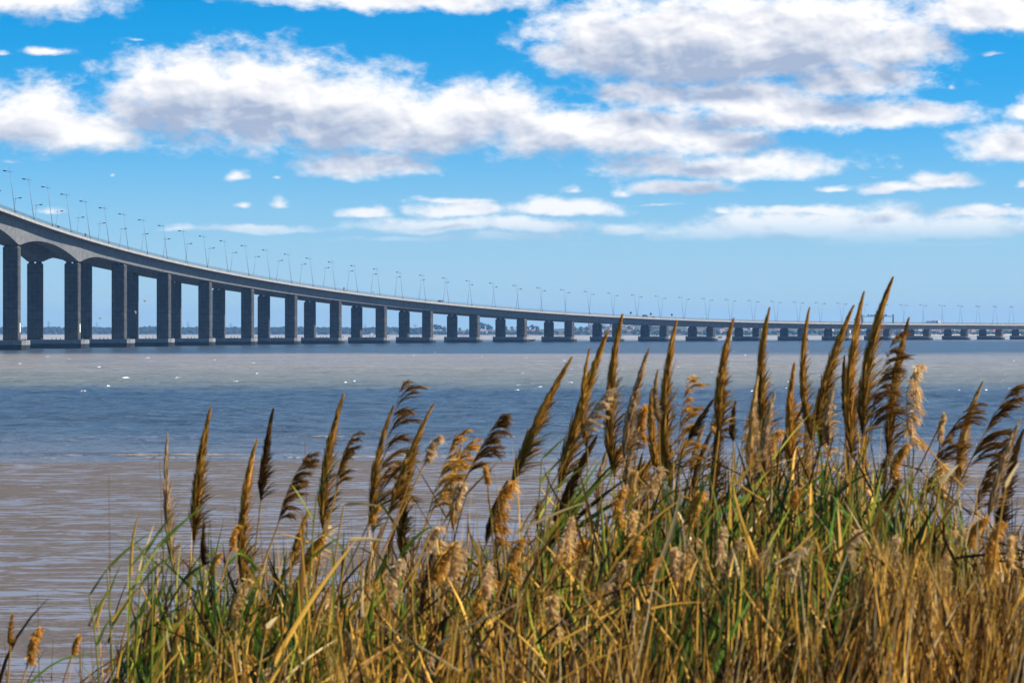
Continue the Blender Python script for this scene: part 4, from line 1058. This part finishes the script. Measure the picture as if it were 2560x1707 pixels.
def build_undergrowth():
    """the uncountable stems and blades the heads rise from"""
    g = np.random.default_rng(123)
    ex = np.array([-700, 0, 150, 230, 330, 480, 700, 900, 1100, 1300, 1500, 1700, 1900, 2100, 2300, 2400, 3200])
    ey = np.array([1640, 1600, 1545, 1450, 1345, 1325, 1320, 1310, 1280, 1250, 1200, 1165, 1135, 1190, 1260, 1275, 1300])
    def blades(n, xr, drop, drange, length, width, cols, p, tilt, k=6, droop=(.0, .2), taper=.5, round_=False):
        """n stiff blades: the top at the drawn height, the blade running down from it at its own tilt"""
        x = g.uniform(*xr, n*7)
        keep = g.random(n*7) < np.interp(x, [-700, 0, 180, 330, 600, 1000], [.10, .04, .07, .38, .7, 1.0]); x = x[keep]
        d = g.uniform(*drange, len(x))
        # the stand grows in clumps with open, shaded gaps between
        cl = np.sin(x*.021+d*2.3)+np.sin(x*.047-d*1.7+1.)+.8*np.sin(x*.093+d*3.1+2.)
        ok = g.random(len(x)) < np.clip(.42+.33*cl, .04, 1); x, d = x[ok][:n], d[ok][:n]; n = len(x)
        y = np.interp(x, ex, ey)+drop(n)
        tip = np.stack([(x*K-1280)/F*d, d, HC+(Y0-y*K)/F*d], 1)
        ln = g.uniform(*length, n); gz = ground_z(d)
        a = g.normal(.03, tilt, n); b = g.normal(0, tilt*.7, n)
        dirv = unit(np.stack([np.sin(a), np.sin(b), np.cos(a)*np.cos(b)], 1))
        ln = np.minimum(ln, np.maximum(tip[:, 2]-gz, .05)/np.maximum(dirv[:, 2], .2))
        base = tip-dirv*ln[:, None]
        s = np.linspace(0, 1, k)
        P = base[:, None]+dirv[:, None]*(ln[:, None]*s[None])[..., None]
        dr = g.uniform(*droop, n)*ln
        bendv = np.stack([np.where(g.random(n) < .72, .8, -.7)*g.uniform(.4, 1.2, n), g.normal(0, .5, n), np.full(n, -.35)], 1)
        P = P+bendv[:, None]*(dr[:, None]*s[None]**2.2)[..., None]
        wob = g.normal(0, .012, (n, 3)); P = P+wob[:, None]*np.sin(np.pi*s)[None, :, None]*ln[:, None, None]
        dirs = unit(np.gradient(P, axis=1)); q = g.uniform(-1.2, 1.2, n); ref = np.stack([np.sin(q), np.cos(q), g.normal(0, .25, n)], 1)
        side = unit(np.cross(dirs, ref[:, None]))
        w = g.uniform(*width, n)[:, None]*.5*(np.clip(1-s, 0, 1)**taper*.94+.06)[None]
        c = np.asarray(cols)[g.choice(len(cols), n, p=p)]*g.uniform(.6, 1.35, (n, 1))
        nrm = unit(np.cross(side, dirs))
        if round_:      # a stalk: four-sided tube
            ring = np.stack([P-side*w[..., None], P+nrm*w[..., None], P+side*w[..., None], P-nrm*w[..., None]], 2); m_ = 4
            o = np.arange(n)[:, None, None]*(m_*k)+np.arange(k-1)[None, :, None]*m_; e = np.arange(m_)[None, None]
            Q = np.stack([o+e, o+(e+1) % m_, o+m_+(e+1) % m_, o+m_+e], -1).reshape(-1, 4)
        else:           # a leaf: folded along its midrib
            ring = np.stack([P-side*w[..., None]+nrm*w[..., None]*.55, P, P+side*w[..., None]+nrm*w[..., None]*.55], 2); m_ = 3
            o = np.arange(n)[:, None, None]*(m_*k)+np.arange(k-1)[None, :, None]*m_; e = np.arange(2)[None, None]
            Q = np.stack([o+e, o+e+1, o+m_+e+1, o+m_+e], -1).reshape(-1, 4)
        return ring.reshape(-1, 3), Q, np.repeat(c, m_*k, 0)
    half = lambda sc: (lambda n: np.abs(g.normal(0, sc, n)))
    def obj(name, sets, mat, label, cat):
        Vs, Qs, Cs, o = [], [], [], 0
        for V, Q, C in sets: Vs.append(V); Qs.append(Q+o); Cs.append(C); o += len(V)
        tag(link(name, np_mesh(name, np.concatenate(Vs), np.concatenate(Qs), [mat], np.concatenate(Cs))), label, cat, kind='stuff')
    XR = (-250, 2650)
    ragged = lambda sc, mid: (lambda n: g.normal(mid, sc, n))
    dry, dp = [GOLD*.9, BROWN, STRAW*.8, DARK*.8], [.28, .24, .06, .42]
    lv, lp = [GOLD*.95, BROWN, STRAW, DARK], [.33, .24, .10, .33]
    gn, gp = [GREEN, DGREEN, YGREEN], [.36, .46, .18]
    obj('dry_stems', [blades(3400, XR, ragged(110, 90), (7.8, 12.0), (.9, 2.4), (.004, .008), dry, dp, .07, droop=(0, .03), taper=.25, round_=True),
                      blades(700, (1250, 2450), ragged(80, -30), (8.4, 11.5), (.9, 2.4), (.004, .008), dry, dp, .08, droop=(0, .03), taper=.25, round_=True),
                      blades(2300, XR, lambda n: g.uniform(60, 430, n), (6.4, 8.2), (.5, 1.4), (.004, .0075), dry, dp, .10, droop=(0, .04), taper=.25, round_=True)],
        M['stem'], 'dense dry golden-brown reed stems filling the bank', 'stems')
    obj('dead_leaves', [blades(2700, XR, ragged(110, 110), (7.6, 11.5), (.12, .36), (.005, .011), lv, lp, .42, droop=(.0, .3)),
                        blades(500, (1250, 2450), ragged(80, -10), (8.2, 11.0), (.12, .34), (.005, .011), lv, lp, .42, droop=(.0, .3)),
                        blades(420, XR, ragged(110, 120), (7.4, 9.0), (.2, .45), (.011, .020), lv, lp, .3, droop=(.0, .3)),
                        blades(2400, XR, lambda n: g.uniform(80, 430, n), (6.5, 8.2), (.06, .24), (.004, .009), lv, lp, .5, droop=(.0, .35))],
        M['leaf'], 'tangle of dead tan and golden reed leaves', 'leaves')
    gx = lambda n, a, b, up=0: blades(n, (a, b), ragged(80, 85-up), (7.8, 10.5), (.22, .55), (.006, .014), gn, gp, .27, droop=(.0, .2))
    obj('green_leaves', [gx(650, 270, 700), gx(480, 700, 1500), gx(520, 1300, 2200, 80), gx(1500, 1500, 2200), gx(90, 2200, 2650), blades(750, (1480, 2120), lambda n: g.uniform(90, 340, n), (6.6, 8.2), (.2, .5), (.006, .015), gn, gp, .26, droop=(.0, .2)), blades(330, (350, 2250), ragged(90, 90), (7.6, 9.2), (.25, .55), (.012, .021), gn, gp, .26, droop=(.0, .25)),
                         blades(900, (350, 1950), lambda n: g.uniform(60, 330, n), (6.9, 8.4), (.2, .5), (.005, .012), gn, gp, .3, droop=(.0, .25))],
        M['leaf'], 'green reed leaves growing up through the dry stems', 'leaves')
    gr, gq = [GOLD*.95, STRAW*.85, BROWN, DARK], [.27, .11, .24, .38]
    obj('dry_grass', [blades(4200, (2000, 2700), lambda n: 40+np.abs(g.normal(0, 190, n)), (6.2, 8.2), (.10, .4), (.0025, .006), gr, gq, .22, droop=(0, .15)),
                      blades(1900, (900, 2050), lambda n: 240+np.abs(g.normal(0, 110, n)), (6.2, 7.6), (.10, .35), (.0025, .006), gr, gq, .25, droop=(0, .2))],
        M['leaf'], 'fine dry golden grass in front of the reeds', 'grass')
build_undergrowth()
